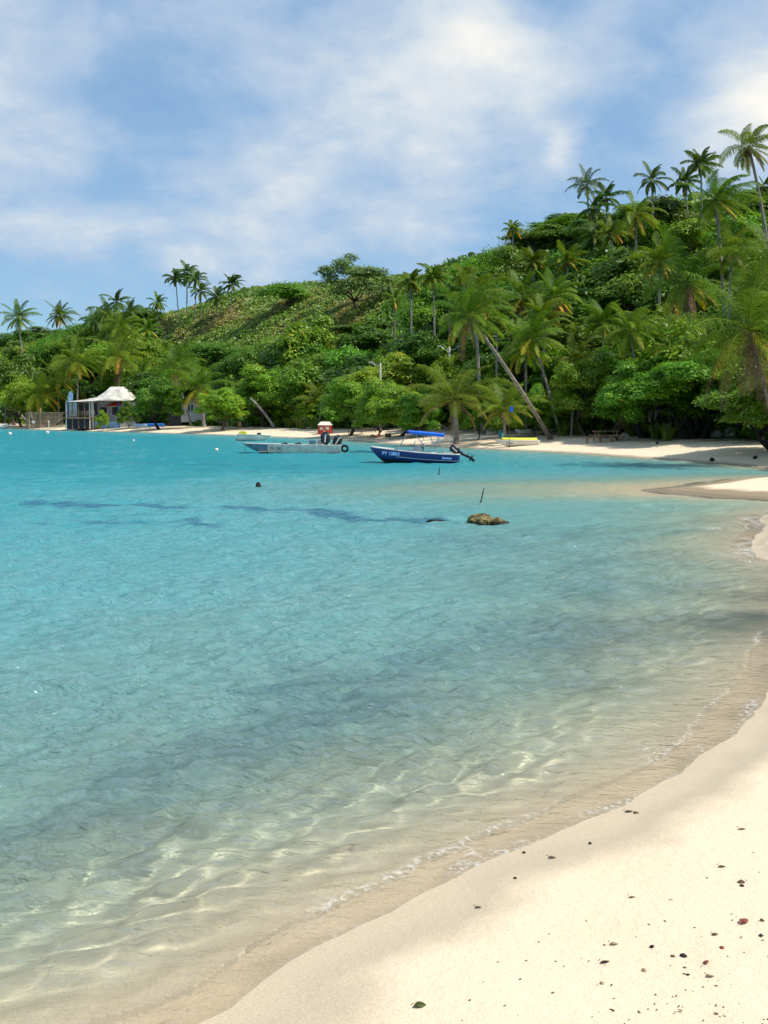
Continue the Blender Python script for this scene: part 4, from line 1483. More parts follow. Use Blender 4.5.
# ------------------------------------------------------------ boats (bow towards -x, keel line y = 0)
def hull(Lh, beam, hb, hs, rake, draft=0.25, flare=0.72, vee=0.6, n=26, thick=0.05, bow_pow=0.55, flat_bow=0.0):
    """outer shell + inner shell loft; sheer height hb at the bow, hs at the stern"""
    secs = []
    for i in range(n):
        q = i / (n - 1)
        sheer = hs + (hb - hs) * (1 - q)**1.6
        hw = beam / 2 * max(min((q / 0.45), 1.0)**bow_pow if q < 0.45 else 1.0, flat_bow) * (1 - 0.08 * max(q - .6, 0) / .4)
        keel = -draft + (draft + sheer) * max(0, 1 - q / 0.30)**2.2 * 0.96
        secs.append((q * Lh, sheer, max(hw, 0.015), keel))
    V = []
    K = 9
    for (x, sh_, hw, kz) in secs:
        for k in range(K):
            w = -1 + 2 * k / (K - 1)
            aw = abs(w)
            if aw < 0.55:
                yy = hw * flare * aw / 0.55
                zz_ = kz + (sh_ - kz) * 0.33 * vee * (aw / 0.55)
            else:
                r = (aw - 0.55) / 0.45
                yy = hw * (flare + (1 - flare) * r)
                zz_ = kz + (sh_ - kz) * (0.33 * vee + (1 - 0.33 * vee) * r)
            xr = x - rake * ((zz_ + draft) / (sh_ + draft)) * max(0, 1 - x / (Lh * 0.35))
            V.append((xr, math.copysign(yy, w) if w else 0.0, zz_))
    Fc = []
    for i in range(n - 1):
        for k in range(K - 1):
            a = i * K + k
            Fc.append((a, a + 1, a + K + 1, a + K))
    Fc.append(tuple((n - 1) * K + k for k in range(K)))
    return secs, V, Fc, K


def sheer_strip(V, n, K, wdt, hgt, inset=0.0):
    """gunwale rail along both edges and across the transom"""
    mb = MB()
    for sgn in (0, K - 1):
        mb.tube([(V[i * K + sgn][0], V[i * K + sgn][1], V[i * K + sgn][2] + hgt) for i in range(n)], wdt, 6)
    a, b = V[(n - 1) * K], V[(n - 1) * K + K - 1]
    mb.tube([(a[0], a[1], a[2] + hgt), (b[0], b[1], b[2] + hgt)], wdt, 6)
    return mb


def solidify(o, th):
    md = o.modifiers.new('thickness', 'SOLIDIFY')
    md.thickness = th
    md.offset = 0
    return o


def outboard(name, label, loc, tilt, parent=None, scale=1.0, rz=0.0):
    """engine with its clamp at the origin; tilt swings the leg up and back (+x)"""
    t = bpy.data.objects.new(name, None)
    col.objects.link(t)
    t.location = loc
    t.rotation_euler = (0, -tilt, rz)
    t.scale = (scale,) * 3
    if parent:
        t.parent = parent
    mb = MB()
    mb.box((0.12, 0, 0.42), (0.42, 0.30, 0.46), bev=0.09)
    mb.box((0.16, 0, 0.66), (0.30, 0.24, 0.10), bev=0.04)
    mb.build('cowling', M['black'], t, True)
    mb = MB()
    mb.box((0.12, 0.0, 0.42), (0.06, 0.312, 0.36), ry=0.2)
    mb.build('cowling_stripe', M['white'], t)
    mb = MB()
    mb.tube([(0.12, 0, 0.2), (0.14, 0, -0.15), (0.15, 0, -0.55)], [0.11, 0.085, 0.06], 10)
    mb.box((0.2, 0, -0.36), (0.34, 0.20, 0.025), bev=0.008)
    mb.tube([(-0.02, 0, -0.60), (0.1, 0, -0.60), (0.32, 0, -0.60)], [0.03, 0.065, 0.05], 10)
    mb.box((0.13, 0, -0.74), (0.16, 0.02, 0.22), ry=0.3)
    mb.build('leg', M['black'], t, True)
    mb = MB()
    for k in range(3):
        a = k * 2.094
        mb.box((0.36, math.cos(a) * 0.11, -0.60 + math.sin(a) * 0.11), (0.02, 0.10, 0.15), rx=a + 0.7, bev=0.008)
    mb.build('propeller', M['rubber'], t)
    mb = MB()
    mb.box((-0.06, 0, 0.08), (0.10, 0.26, 0.28), bev=0.02)
    mb.build('clamp', M['steel'], t)
    return t


# blue boat
bp = P0(385, 462.6)
bD = bp[1]
xl = W(372, 450, bD)[0]
xr = W(459, 450, bD)[0]
LB = xr - xl
boat = thing('motorboat', 'navy blue open motorboat with bright blue canopy moored near the beach', 'boat', (xl, bD, 0), R(-3))
secs, V, Fc, K = hull(LB, 1.75, 0.82, 0.44, 0.10, draft=0.16, n=26)
mb = MB()
mb.add(V, Fc)
hb_ = mb.build('hull', M['navy_hull'], boat, True)
solidify(hb_, 0.04)
sheer_strip(V, 26, K, 0.035, 0.02).build('gunwale', M['white'], boat, True)
mb = MB()
V3 = []
for (x, sh_, hw, kz) in secs[1:]:
    V3 += [(x, -hw * 0.9, sh_ - (0.03 if x < LB * 0.28 else 0.32)), (x, hw * 0.9, sh_ - (0.03 if x < LB * 0.28 else 0.32))]
mb.add(V3, [(2 * i, 2 * i + 1, 2 * i + 3, 2 * i + 2) for i in range(24)])
mb.box((LB * 0.94, 0, 0.36), (LB * 0.12, 1.4, 0.10), bev=0.03)
solidify(mb.build('deck', M['white'], boat), 0.02)
mb = MB()
mb.box((LB * 0.52, 0, 0.55), (0.42, 0.5, 0.62), bev=0.05)
co = mb.build('console', M['white'], boat)
mb = MB()
mb.box((LB * 0.485, 0, 0.98), (0.03, 0.5, 0.36), ry=0.3, bev=0.01)
mb.build('windscreen', M['paleblue'], co)
mb = MB()
mb.tube([(LB * 0.52 + 0.3 + 0.02 * math.cos(a), 0.17 * math.cos(a), 0.82 + 0.17 * math.sin(a)) for a in np.linspace(0, 6.283, 17)], 0.02, 6, False)
mb.tube([(LB * 0.52 + 0.2, 0, 0.78), (LB * 0.52 + 0.31, 0, 0.82)], 0.02, 6)
mb.build('steering_wheel', M['black'], co)
mb = MB()
mb.box((LB * 0.70, 0, 0.38), (0.4, 0.9, 0.3), bev=0.05)
mb.build('seat', M['white'], boat)


def bl(px, py, dy=0.0):
    p = W(px, py, bD + dy)
    return Vector((p[0] - xl, dy, p[2]))


mb = MB()
c0_, c1_ = bl(409, 429.8), bl(444, 433)
nx = 10
VV, FF = [], []
for i in range(nx + 1):
    q = i / nx
    for k in range(7):
        w = -1 + 2 * k / 6
        VV.append((c0_.x + (c1_.x - c0_.x) * q, w * 0.78, c0_.z + (c1_.z - c0_.z) * q - 0.10 * w * w - 0.035 * math.sin(q * math.pi * 3)**2 - 0.02))
for i in range(nx):
    for k in range(6):
        a = i * 7 + k
        FF.append((a, a + 1, a + 8, a + 7))
mb.add(VV, FF)
cn = mb.build('canopy', M['bimini'], boat, True)
solidify(cn, 0.05)
# hanging valance on the near side
mb = MB()
mb.box(((c0_.x + c1_.x) / 2, -0.79, (c0_.z + c1_.z) / 2 - 0.13), ((c1_.x - c0_.x), 0.02, 0.13), ry=math.atan2(c0_.z - c1_.z, c1_.x - c0_.x), bev=0.005)
mb.build('valance', M['bimini'], cn)
mb = MB()
mb.tube([(c0_.x - 0.04, -0.82, c0_.z - 0.12), (c0_.x - 0.04, 0.82, c0_.z - 0.12)], 0.10, 10)
mb.build('rolled_front', M['bimini_dark'], cn, True)
for (a, b_) in (((408, 432), (396, 449)), ((416, 434), (426, 447)), ((425, 434.5), (417, 450)), ((430, 434.5), (436, 451)), ((441, 434.5), (431, 447)), ((436, 434), (446, 453))):
    for sgn in (-1, 1):
        pa, pb = bl(*a), bl(*b_)
        m1 = MB()
        m1.tube([(pa.x, sgn * 0.76, pa.z - 0.05), (pb.x, sgn * 0.80, max(pb.z - 0.12, 0.45))], 0.014, 6)
        m1.build('canopy_pole', M['steel'], boat)
text('registration_number', 'PY 12863', 0.24, M['lettering_blue'], boat, (LB * 0.115 + 0.05, -0.86, 0.46), (R(74), R(3), R(-13)))
text('stern_lettering', 'Lagoon', 0.17, M['lettering_blue'], boat, (LB * 0.80, -0.90, 0.24), (R(80), R(3), 0), shear=0.3)
ob = outboard('outboard_motor', '', (LB + 0.05, 0, 0.40), R(60), boat, 0.95)

# grey boat
gp = P0(300, 452.8)
gD = gp[1]
gxl = W(243, 450, gD)[0]
gxr = W(338, 450, gD)[0]
LG = gxr - gxl
gb = thing('aluminium_boat', 'long grey aluminium boat with black outboards moored in front of the kiosk', 'boat', (gxl + 0.2, gD, 0), R(2))
secs, V, Fc, K = hull(LG, 1.9, 0.62, 0.50, 0.15, draft=0.12, flare=0.9, vee=0.25, n=26, bow_pow=0.5, flat_bow=0.5)
mb = MB()
mb.add(V, Fc)
solidify(mb.build('hull', M['alu'], gb), 0.03)
V2 = [(x - 0.004, y * 1.01 + (0.012 if y > 0 else -0.012), z) for (x, y, z) in V]
mb = MB()
mb.add(V2, [(i * K + k, i * K + k + 1, (i + 1) * K + k + 1, (i + 1) * K + k) for i in range(4 + 2) for k in range(K - 1)])
solidify(mb.build('bow_panel', M['alu_dark'], gb), 0.008)
sheer_strip(V, 26, K, 0.03, 0.015).build('gunwale', M['alu'], gb, True)
mb = MB()
mb.box((LG * 0.55, 0, -0.085 + 0.02), (LG * 0.86, 1.99, 0.10))
mb.build('waterline_stripe', M['dark'], gb)
mb = MB()
mb.box((LG * 0.56, 0, 0.1), (LG * 0.84, 1.66, 0.03))
for x in (0.3, 0.5, 0.68):
    mb.box((LG * x, 0, 0.36), (0.28, 1.66, 0.05))
mb.build('floor_and_benches', M['alu'], gb)
mb = MB()
mb.box((LG * 0.70, -0.2, 0.62), (0.42, 0.5, 0.42), bev=0.03)
mb.build('console', M['alu_dark'], gb)
mb = MB()
mb.box((LG * 0.775, 0.1, 0.62), (0.30, 0.5, 0.5), bev=0.04)
mb.build('seat', M['alu'], gb)
for x, lb in ((0.44, 'dark bundle'), (0.58, 'dark bundle')):
    bm = bmesh.new()
    bmesh.ops.create_icosphere(bm, subdivisions=2, radius=0.22)
    for v in bm.verts:
        v.co = Vector((v.co.x * 1.1, v.co.y, v.co.z * 0.75)) * (1 + 0.2 * math.sin(v.co.x * 17 + v.co.y * 11))
    me = bpy.data.meshes.new('bundle')
    bm.to_mesh(me)
    bm.free()
    o_ = link_mesh('dark_gear_bundle', me, M['black'])
    q = Matrix.Rotation(R(2), 4, 'Z') @ Vector((LG * x, -0.35, 0.55))
    o_.location = (gxl + q.x, gD + q.y, 0.54)
    tag(o_, 'dark gear bundle on the forward bench of the grey boat' if x < 0.5 else 'dark gear bundle on the middle bench of the grey boat', 'bundle')
text('registration_number', 'PY D46', 0.26, M['lettering_dark'], gb, (LG * 0.26, -1.0, 0.22), (R(86), R(0), 0))
outboard('outboard_motor', '', (LG - 1.15, -0.3, 0.34), R(6), gb, 1.45)
outboard('outboard_motor', '', (LG - 0.60, 0.3, 0.28), R(-20), gb, 1.4)
mb = MB()
mb.tube([(LG + 0.25 + 0.19 * math.cos(a), -0.75, 0.30 + 0.19 * math.sin(a)) for a in np.linspace(0, 6.283, 21)], 0.075, 8, False)
ty = mb.build('tyre_fender', M['rubber'], gb, True)
mb = MB()
mb.tube([(LG, -0.75, 0.56), (LG + 0.22, -0.75, 0.52), (LG + 0.25, -0.75, 0.48)], 0.03, 6)
mb.build('fender_bracket', M['black'], gb)
mb = MB()
mb.tube([(0.0, 0, 0.45), (-0.08, -0.1, 0.03), (-0.2, -0.1, -0.1)], 0.012, 5)
mb.tube([(-0.1, -0.2, 0.01), (0.6, -0.3, 0.02)], 0.02, 5)
mb.build('mooring_rope', M['dark'], gb)

# small white dinghy
wp = P0(255, 440.7)
wD = wp[1]
wxl = W(238, 436, wD)[0]
wxr = W(269.5, 436, wD)[0]
LW = wxr - wxl
dg = thing('dinghy', 'small white dinghy with pale green rim behind the grey boat', 'boat', (wxr, wD, 0.0), R(183))
secs, V, Fc, K = hull(LW, 1.3, 0.50, 0.62, 0.12, draft=0.06, n=20)
mb = MB()
mb.add(V, Fc)
solidify(mb.build('hull', M['white'], dg, True), 0.03)
sheer_strip(V, 20, K, 0.04, 0.0).build('rim', M['palegreen'], dg, True)
mb = MB()
for x in (0.35, 0.7):
    mb.box((LW * x, 0, 0.38), (0.22, 1.05, 0.04))
mb.build('thwart', M['palegreen'], dg)


def at_top(px, py, D):
    return Vector(W(px, py, D))


c = at_top(243, 431.0, wD)
mb = MB()
mb.box((0, 0, 0.22), (0.72, 0.55, 0.36), bev=0.05)
mb.box((0.52, 0, 0.07), (0.6, 0.5, 0.16), bev=0.04)
o_ = thing('yellow_crate', 'pale crate with yellow cover in the stern of the white dinghy', 'crate', (c.x, wD, 0.50))
mb.build('cover', M['yellow'], o_)
mb = MB()
mb.box((-0.05, 0, 0.44), (0.42, 0.4, 0.08), bev=0.02)
mb.build('lid', M['cream'], o_)
c = at_top(259, 432, wD)
o_ = thing('dark_cowling', 'dark covered engine lying in the white dinghy', 'engine', (c.x, wD, 0.46))
mb = MB()
mb.box((0, 0, 0.16), (0.42, 0.36, 0.34), bev=0.11)
mb.build('cover', M['black'], o_, True)
mb = MB()
mb.box((0, 0, -0.02), (0.2, 0.2, 0.06))
mb.build('foot', M['steel'], o_)

# canoe hulls on the sand and at the left edge
def beached(px0, px1, py, h, name, label, cat, cover=None, flip=False, D=None, z0=None):
    b = onground((px0 + px1) / 2, py)
    D = b[1] if D is None else D
    xa, xb = W(px0, 430, D)[0], W(px1, 430, D)[0]
    Lc = xb - xa
    z = b[2] if z0 is None else z0
    t = thing(name, label, cat, (xb if flip else xa, D, z + 0.05), R(180 if flip else 0))
    secs, V, Fc, K = hull(Lc, 0.95, h * 1.05, h, 0.1, draft=0.06, n=20)
    mb = MB()
    mb.add(V, Fc)
    solidify(mb.build('hull', M['white'], t, True), 0.03)
    if cover:
        mb = MB()
        VV = []
        for (x, sh_, hw, kz) in secs[2:-1]:
            for k in range(5):
                w = -1 + k / 2
                VV.append((x, w * hw, sh_ + 0.03 + 0.16 * (1 - w * w)))
        mb.add(VV, [(i * 5 + k, i * 5 + k + 1, i * 5 + k + 6, i * 5 + k + 5) for i in range(len(secs) - 4) for k in range(4)])
        solidify(mb.build('cover', M[cover], t, True), 0.02)
    sheer_strip(V, 20, K, 0.03, 0.0).build('rim', M['white'], t, True)
    return t, Lc


cnv, Lc = beached(497, 539, 446, 0.36, 'canoe', 'pale canoe under a bright yellow cover lying on the sand', 'canoe', 'yellow', flip=False)
text('side_lettering', 'TE VAA', 0.16, M['lettering_dark'], cnv, (Lc * 0.20, -0.46, 0.10), (R(82), 0, 0))
beached(516, 531, 434.6, 0.35, 'rowing_boat', 'small pale rowing boat in the shade behind the yellow covered canoe', 'boat', None)
beached(-12, 10, 427.6, 0.75, 'white_boat', 'white boat stern cut by the left edge before the lawn', 'boat', 'white', flip=True, D=200, z0=-0.1)

# ------------------------------------------------------------ buoys, stakes, rocks
M['buoy'] = simple('buoy', (0.75, 0.70, 0.60), 0.5)


def ball(name, lab_, cat, p, r, mat, group=None):
    t = thing(name, lab_, cat, p, 0, group)
    bm = bmesh.new()
    bmesh.ops.create_uvsphere(bm, u_segments=20, v_segments=12, radius=r)
    bm.transform(Matrix.Translation((0, 0, r * 0.45)))
    me = bpy.data.meshes.new('float')
    bm.to_mesh(me)
    bm.free()
    for pl in me.polygons:
        pl.use_smooth = True
    link_mesh('float', me, mat, t)
    mb = MB()
    mb.tube([(0.045 * r * 8 * math.cos(a), 0, r * 1.5 + 0.045 * r * 8 * math.sin(a)) for a in np.linspace(0, 6.283, 11)], r * 0.1, 5, False)
    mb.build('eye', M['rubber'], t)
    return t


ball('mooring_buoy', 'pale round buoy leftmost near the far shore', 'buoy', P0(10, 434.6), 0.24, M['buoy'], 'pale mooring buoys')
ball('mooring_buoy', 'pale round buoy off the wooden fence', 'buoy', P0(47.5, 433.2), 0.24, M['buoy'], 'pale mooring buoys')
ball('mooring_buoy', 'pale round buoy left of the grey boat', 'buoy', P0(216.5, 450.6), 0.13, M['buoy'], 'pale mooring buoys')
ball('mooring_buoy', 'small pale buoy off the restaurant', 'buoy', P0(133.5, 441), 0.11, M['buoy'], 'pale mooring buoys')
ball('mooring_buoy', 'small orange buoy at the stern of the white dinghy', 'buoy', P0(237, 440.8), 0.12, simple('orange', (0.6, 0.16, 0.03)))


def rock(name, lab_, cat, p, dims, seed, mat='rock', sub=4, kind=None):
    bm = bmesh.new()
    bmesh.ops.create_icosphere(bm, subdivisions=sub, radius=1.0)
    co = np.array([v.co[:] for v in bm.verts])
    k = 1 + 0.35 * vnoise(co[:, 0] * 2 + seed, co[:, 1] * 2 + co[:, 2] * 1.3, seed) + 0.22 * vnoise(co[:, 0] * 5 + seed, co[:, 1] * 5 + co[:, 2] * 4, seed + 1) + 0.12 * vnoise(co[:, 0] * 13, co[:, 2] * 12 + co[:, 1] * 9, seed + 2)
    for v, q in zip(bm.verts, k):
        v.co = Vector((v.co.x * dims[0], v.co.y * dims[1], v.co.z * dims[2])) * float(q)
    me = bpy.data.meshes.new(name)
    bm.to_mesh(me)
    bm.free()
    o = link_mesh(name, me, M[mat])
    o.location = tuple(p)
    return tag(o, lab_, cat)


rp = P0(482, 524)
rock('rock', 'brown mossy rock breaking the water beside the leaning stake', 'rock', (rp[0] - 0.03, rp[1] + 0.1, 0.03), (0.29, 0.26, 0.20), 4)
rp2 = P0(498, 524)
rock('rock', 'lower jagged rock attached right of the mossy rock', 'rock', (rp2[0], rp2[1] + 0.1, 0.0), (0.17, 0.16, 0.13), 9)
rp2 = P0(507, 524)
rock('rock', 'tiny rock tip at the right end of the rock group', 'rock', (rp2[0], rp2[1] + 0.1, 0.0), (0.07, 0.08, 0.055), 14, sub=3)
rp2 = P0(436, 521.5)
rock('rock', 'flat dark reef rock awash left of the mossy rock', 'rock', (rp2[0], rp2[1], 0.0), (0.22, 0.12, 0.055), 19, 'bark_dark')
rp2 = P0(283, 511)
rock('rock', 'small dark reef tip awash in the middle of the bay', 'rock', (rp2[0], rp2[1], 0.0), (0.15, 0.08, 0.035), 29, 'bark_dark', sub=3)
rp2 = P0(258.5, 487)
rock('rock', 'lone dark knob standing out of the water before the grey boat', 'rock', (rp2[0], rp2[1], 0.03), (0.09, 0.09, 0.14), 24, 'bark_dark', sub=3)
for (px, py, tx, ty_, r, lb) in ((479.8, 505.5, 484, 488.3, 0.017, 'thin wooden stake leaning right behind the mossy rock'), (438.6, 475, 439.6, 467.5, 0.02, 'short stake in the water below the blue boat')):
    b = P0(px, py)
    e = W(tx, ty_, b[1])
    t = thing('stake', lb, 'stake', (b[0], b[1], 0))
    d = Vector(e) - Vector(b)
    mb = MB()
    mb.tube([d * -0.6, d * 0.3 + Vector((0.004, 0, 0)), d * 0.75, d], [r, r, r * 0.9, r * 0.7], 8)
    mb.build('pole', M['bark_dark'], t, True)
    mb = MB()
    mb.tube([d * 0.0, d * 0.16], r * 1.35, 8)
    mb.build('weed_collar', M['palegreen'] if r < 0.018 else M['bark_dark'], t)

# ------------------------------------------------------------ kiosk
kb = onground(324.5, 434.3)
kD = kb[1]
sc1 = kD / F
kw = 12.6 * sc1
kh = 9.0 * sc1
kk = thing('beach_kiosk', 'small red kiosk painted with white patches under a pale roof on the beach', 'kiosk', (kb[0], kD, kb[2]), R(-8))
mb = MB()
mb.box((0, kw * 0.4, kh / 2), (kw, kw * 0.8, kh), bev=0.02)
mb.build('wall', M['red'], kk)
mb = MB()
V = [(-kw * .56, -0.1, kh + .0), (kw * .56, -0.1, kh + .0), (kw * .56, kw * .9, kh), (-kw * .56, kw * .9, kh), (-kw * .34, kw * .25, kh + kw * .28), (kw * .34, kw * .25, kh + kw * .28), (kw * .34, kw * .6, kh + kw * .28), (-kw * .34, kw * .6, kh + kw * .28)]
mb.add(V, [(0, 1, 2, 3), (0, 1, 5, 4), (1, 2, 6, 5), (2, 3, 7, 6), (3, 0, 4, 7), (4, 5, 6, 7)])
mb.build('roof', M['cream'], kk)
for (x, z, w, h) in ((-0.25, 0.62, .24, .30), (0.24, 0.66, .26, .34), (-0.02, 0.35, .08, .3), (0.05, 0.75, 0.06, 0.14)):
    mb = MB()
    mb.box((x * kw, -0.012, z * kh), (w * kw, 0.02, h * kh), bev=0.006)
    mb.build('painted_panel', M['cream'], kk)
mb = MB()
mb.box((-kw * 0.51, kw * 0.1, kh * 0.3), (0.06, kw * 0.5, kh * 0.6))
mb.build('side_board', M['wood'], kk)

# ------------------------------------------------------------ restaurant
rD = 179.0
xo = W(104, 424, rD)[0]
rz_ = G(xo, rD)
rs = thing('beach_restaurant', 'white tent roofed beach restaurant with timber terrace and red awning', 'building', (xo, rD, rz_))


def rl(px, py, dy=0.0):
    p = W(px, py, rD + dy)
    return Vector((p[0] - xo, dy, p[2] - rz_))


cols_ = [73, 79, 85, 91, 97, 101, 104.5, 108, 111, 115, 120, 124, 127, 130, 133, 137]
ridge = np.interp(cols_, [73, 85, 97, 104.5, 111, 124, 130, 137], [401.2, 399.8, 397.5, 392.5, 387, 387, 391.5, 397.5])
eave = np.interp(cols_, [73, 97, 105, 137], [402.2, 401.6, 401.0, 401.0])
VV = []
nv_ = 9
for i, c in enumerate(cols_):
    for k in range(nv_):
        v = -1 + 2 * k / (nv_ - 1)
        p = rl(c, ridge[i], v * 4)
        pe = rl(c, eave[i], 0)
        pr = rl(c, ridge[i], 0)
        f = (1 - abs(v))**1.35
        VV.append((pe.x, v * 4, pe.z + (pr.z - pe.z) * f))
mb = MB()
mb.add(VV, [(i * nv_ + k, i * nv_ + k + 1, (i + 1) * nv_ + k + 1, (i + 1) * nv_ + k) for i in range(len(cols_) - 1) for k in range(nv_ - 1)])
M['tent'] = simple('tent', (0.60, 0.565, 0.49), 0.8, 0.2, var=0.3, scale=0.9)
solidify(mb.build('tent_roof', M['tent'], rs, True), 0.10)
deck = MB()
a, b_ = rl(72, 417), rl(97, 417)
deck.box(((a.x + b_.x) / 2, -0.5, a.z - 0.15), (b_.x - a.x, 7, 0.22))
dk = deck.build('terrace_deck', M['wood'], rs)
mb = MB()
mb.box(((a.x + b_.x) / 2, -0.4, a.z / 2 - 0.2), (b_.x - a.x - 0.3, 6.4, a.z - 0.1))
mb.build('underdeck_shade', M['dark'], rs)  # dark box standing in for the shade below the deck
for px in (73, 79, 85, 91, 96):
    p = rl(px, 417)
    for (yy) in (-3.8,):
        mb = MB()
        mb.box((p.x, yy, p.z / 2), (0.12, 0.12, p.z + 0.2))
        mb.box((p.x, yy, (p.z + rl(px, 402).z) / 2), (0.10, 0.10, rl(px, 402).z - p.z))
        mb.build('post', M['cream'] if px in (73, 96) else M['wood'], rs)
mb = MB()
for z in (0.35, 0.62, 0.9):
    mb.box(((a.x + b_.x) / 2, -3.88, a.z + z), (b_.x - a.x, 0.05, 0.06))
mb.build('railing', M['wood'], rs)
mb = MB()
pr_ = rl(73, 402)
mb.box((pr_.x + 0.05, 0, (a.z + pr_.z) / 2), (0.05, 7, pr_.z - a.z - 0.1))
mb.box((pr_.x + 1.0, -3.7, (a.z + pr_.z) / 2), (1.3, 0.03, pr_.z - a.z - 0.2))
mb.build('side_screen', M['greywall'], rs)
mb = MB()
a, b_ = rl(98, 424), rl(135, 424)
tz = rl(98, 402).z
mb.box(((a.x + b_.x) / 2, 1.6, tz / 2), (b_.x - a.x, 3.6, tz))
mb.box((rl(85, 410).x, 3.0, tz / 2 + 0.3), (4.0, 0.1, tz - 0.8))
wl = mb.build('wall', M['greywall'], rs)
for c in (104, 116, 127):
    p = rl(c, 411)
    mb = MB()
    mb.box((p.x, -0.23, p.z), (1.2, 0.06, 1.3))
    w_ = mb.build('window', M['dark'], rs)
    mb = MB()
    for s_ in (-1, 1):
        mb.box((p.x + s_ * 0.62, -0.25, p.z), (0.08, 0.10, 1.42))
        mb.box((p.x, -0.25, p.z + s_ * 0.68), (1.32, 0.10, 0.08))
    mb.build('window_frame', M['white'], w_)
mb = MB()
a, b_ = rl(99, 424), rl(122, 424)
mb.box(((a.x + b_.x) / 2, -2.6, 0.55), (b_.x - a.x, 0.15, 1.1))
mb.build('low_wall', M['paleblue'], rs)
for px in (96.5, 122.5):
    p = rl(px, 402)
    mb = MB()
    mb.box((p.x, -2.6, p.z / 2 - 0.1), (0.42 if px < 100 else 0.2, 0.2, p.z))
    mb.build('corner_post', M['white'] if px < 100 else M['blue'], rs)
mb = MB()
q0, q1 = rl(109, 406), rl(124, 401.8)
mb.add([(q0.x, -2.9, q0.z), (q1.x + 0.1, -2.9, q0.z), (q1.x, -1.0, q1.z), (q0.x + 1.1, -1.0, q1.z)], [(0, 1, 2, 3)])
solidify(mb.build('awning', M['red'], rs), 0.06)
mb = MB()
for k in range(7):
    q = rl(71 - k * 1.4, 417.5 + k * 1.0)
    mb.box((q.x, -3.2, q.z - 0.1), (0.34, 1.2, 0.07))
qa, qb = rl(72, 417.5), rl(61, 425)
for yy in (-3.85, -2.55):
    mb.tube([(qa.x, yy, qa.z), (qb.x, yy, qb.z)], 0.09, 5)
    mb.tube([(qa.x, yy, qa.z + 0.9), (qb.x, yy, qb.z + 0.9)], 0.05, 5)
mb.build('stairs', M['wood'], rs)


def chair(px, py, dy, label, mat='wood', s_=1.0, rz=0.0, base=None):
    p = W(px, py, rD + dy) if base is None else base
    t = thing('chair', label, 'chair', p, rz, 'chairs of the beach restaurant')
    mb = MB()
    mb.box((0, 0, 0.45), (0.44, 0.44, 0.05))
    mb.build('seat', M[mat], t)
    mb = MB()
    mb.box((0, 0.21, 0.75), (0.44, 0.04, 0.5))
    mb.build('backrest', M[mat], t)
    for x in (-.19, .19):
        for y in (-.19, .19):
            mb = MB()
            mb.box((x, y, 0.22), (0.04, 0.04, 0.44))
            mb.build('leg', M[mat], t)
    return t


dz = rl(80, 417).z - 0.04 + rz_
for k, (px, wd_) in enumerate(((84.5, 'leftmost'), (87.5, 'second from left'), (90.5, 'third from left'), (93.5, 'rightmost'))):
    p = W(px, 417, rD - 2.4)
    chair(0, 0, 0, 'brown wooden chair on the restaurant terrace, %s of four' % wd_, 'wood_pale', base=(p[0], rD - 2.4, dz), rz=R(180 + 20 * (k % 2)))

# feather flag
b = np.array([W(65.5, 420, 182)[0], 182.0, G(W(65.5, 420, 182)[0], 182)])
fD = 182.0
fl = thing('feather_flag', 'tall blue feather flag with white marks left of the terrace stairs', 'flag', b)
pole_top = Vector(W(69.5, 391.8, fD)) - Vector(b)
mb = MB()
pts = bez(Vector((0, 0, 0)), Vector((0.1, 0, pole_top.z * 0.75)), pole_top, 10)
mb.tube(pts, 0.04, 6)
mb.build('pole', M['steel'], fl)
VV = []
for i, p in enumerate(pts[2:]):
    q = i / 8
    w = 0.95 * (0.55 + 0.45 * math.sin(math.pi * (0.15 + q * 0.8))) * (1.0 if q < 0.95 else 0.35)
    VV += [(p.x, -0.03, p.z), (p.x + w, 0.04 * math.sin(q * 9), p.z + (0.15 if q > 0.9 else 0.0))]
mb = MB()
mb.add(VV, [(2 * i, 2 * i + 1, 2 * i + 3, 2 * i + 2) for i in range(8)])
solidify(mb.build('cloth', M['paleblue'], fl), 0.012)
for zq, hq, mt in ((0.78, 0.9, 'white'), (0.52, 0.5, 'blue'), (0.33, 0.6, 'blue')):
    mb = MB()
    mb.box((pole_top.x * zq + 0.22, -0.07, pole_top.z * zq), (0.2, 0.03, hq), bev=0.01)
    mb.build('printed_mark', M[mt], fl)

# wooden fence
fb = onground(44, 426.0)
fD2 = 197.0
x0, x1 = W(26, 420, fD2)[0], W(63.5, 420, fD2)[0]
zf = G((x0 + x1) / 2, fD2)
ztop = W(40, 412.2, fD2)[2]
fence = thing('wooden_fence', 'weathered wooden fence of upright slats left of the restaurant', 'fence', (x0, fD2, zf - 0.2))
mb = MB()
k = 0
x = 0
while x < x1 - x0:
    if x > (x1 - x0) * 0.28 or int(x / 0.6) % 2 == 0:
        mb.box((x, 0, (ztop - zf) / 2 + random.uniform(-.05, .05)), (0.14, 0.04, ztop - zf + 0.3))
    x += 0.24
mb.build('slats', M['wood_pale'], fence)
mb = MB()
for z in (0.5, 1.3, ztop - zf + 0.15):
    mb.box(((x1 - x0) / 2, -0.06, z), (x1 - x0, 0.07, 0.12))
mb.build('rail', M['wood_pale'], fence)
for px in (29.5, 41, 49):
    xx = W(px, 420, fD2)[0] - x0
    mb = MB()
    mb.tube([(xx, -0.15, 0), (xx, -0.15, (ztop - zf) * (1.35 if px == 41 else 1.08 if px < 35 else 0.55))], 0.13, 8)
    mb.build('post', M['wood_pale'] if px != 49 else M['cream'], fence)
b = onground(33.5, 424.5)
t = thing('notice_board', 'small pale notice board on a post before the wooden fence', 'sign', (W(33.5, 424, 194)[0], 194, G(W(33.5, 424, 194)[0], 194)))
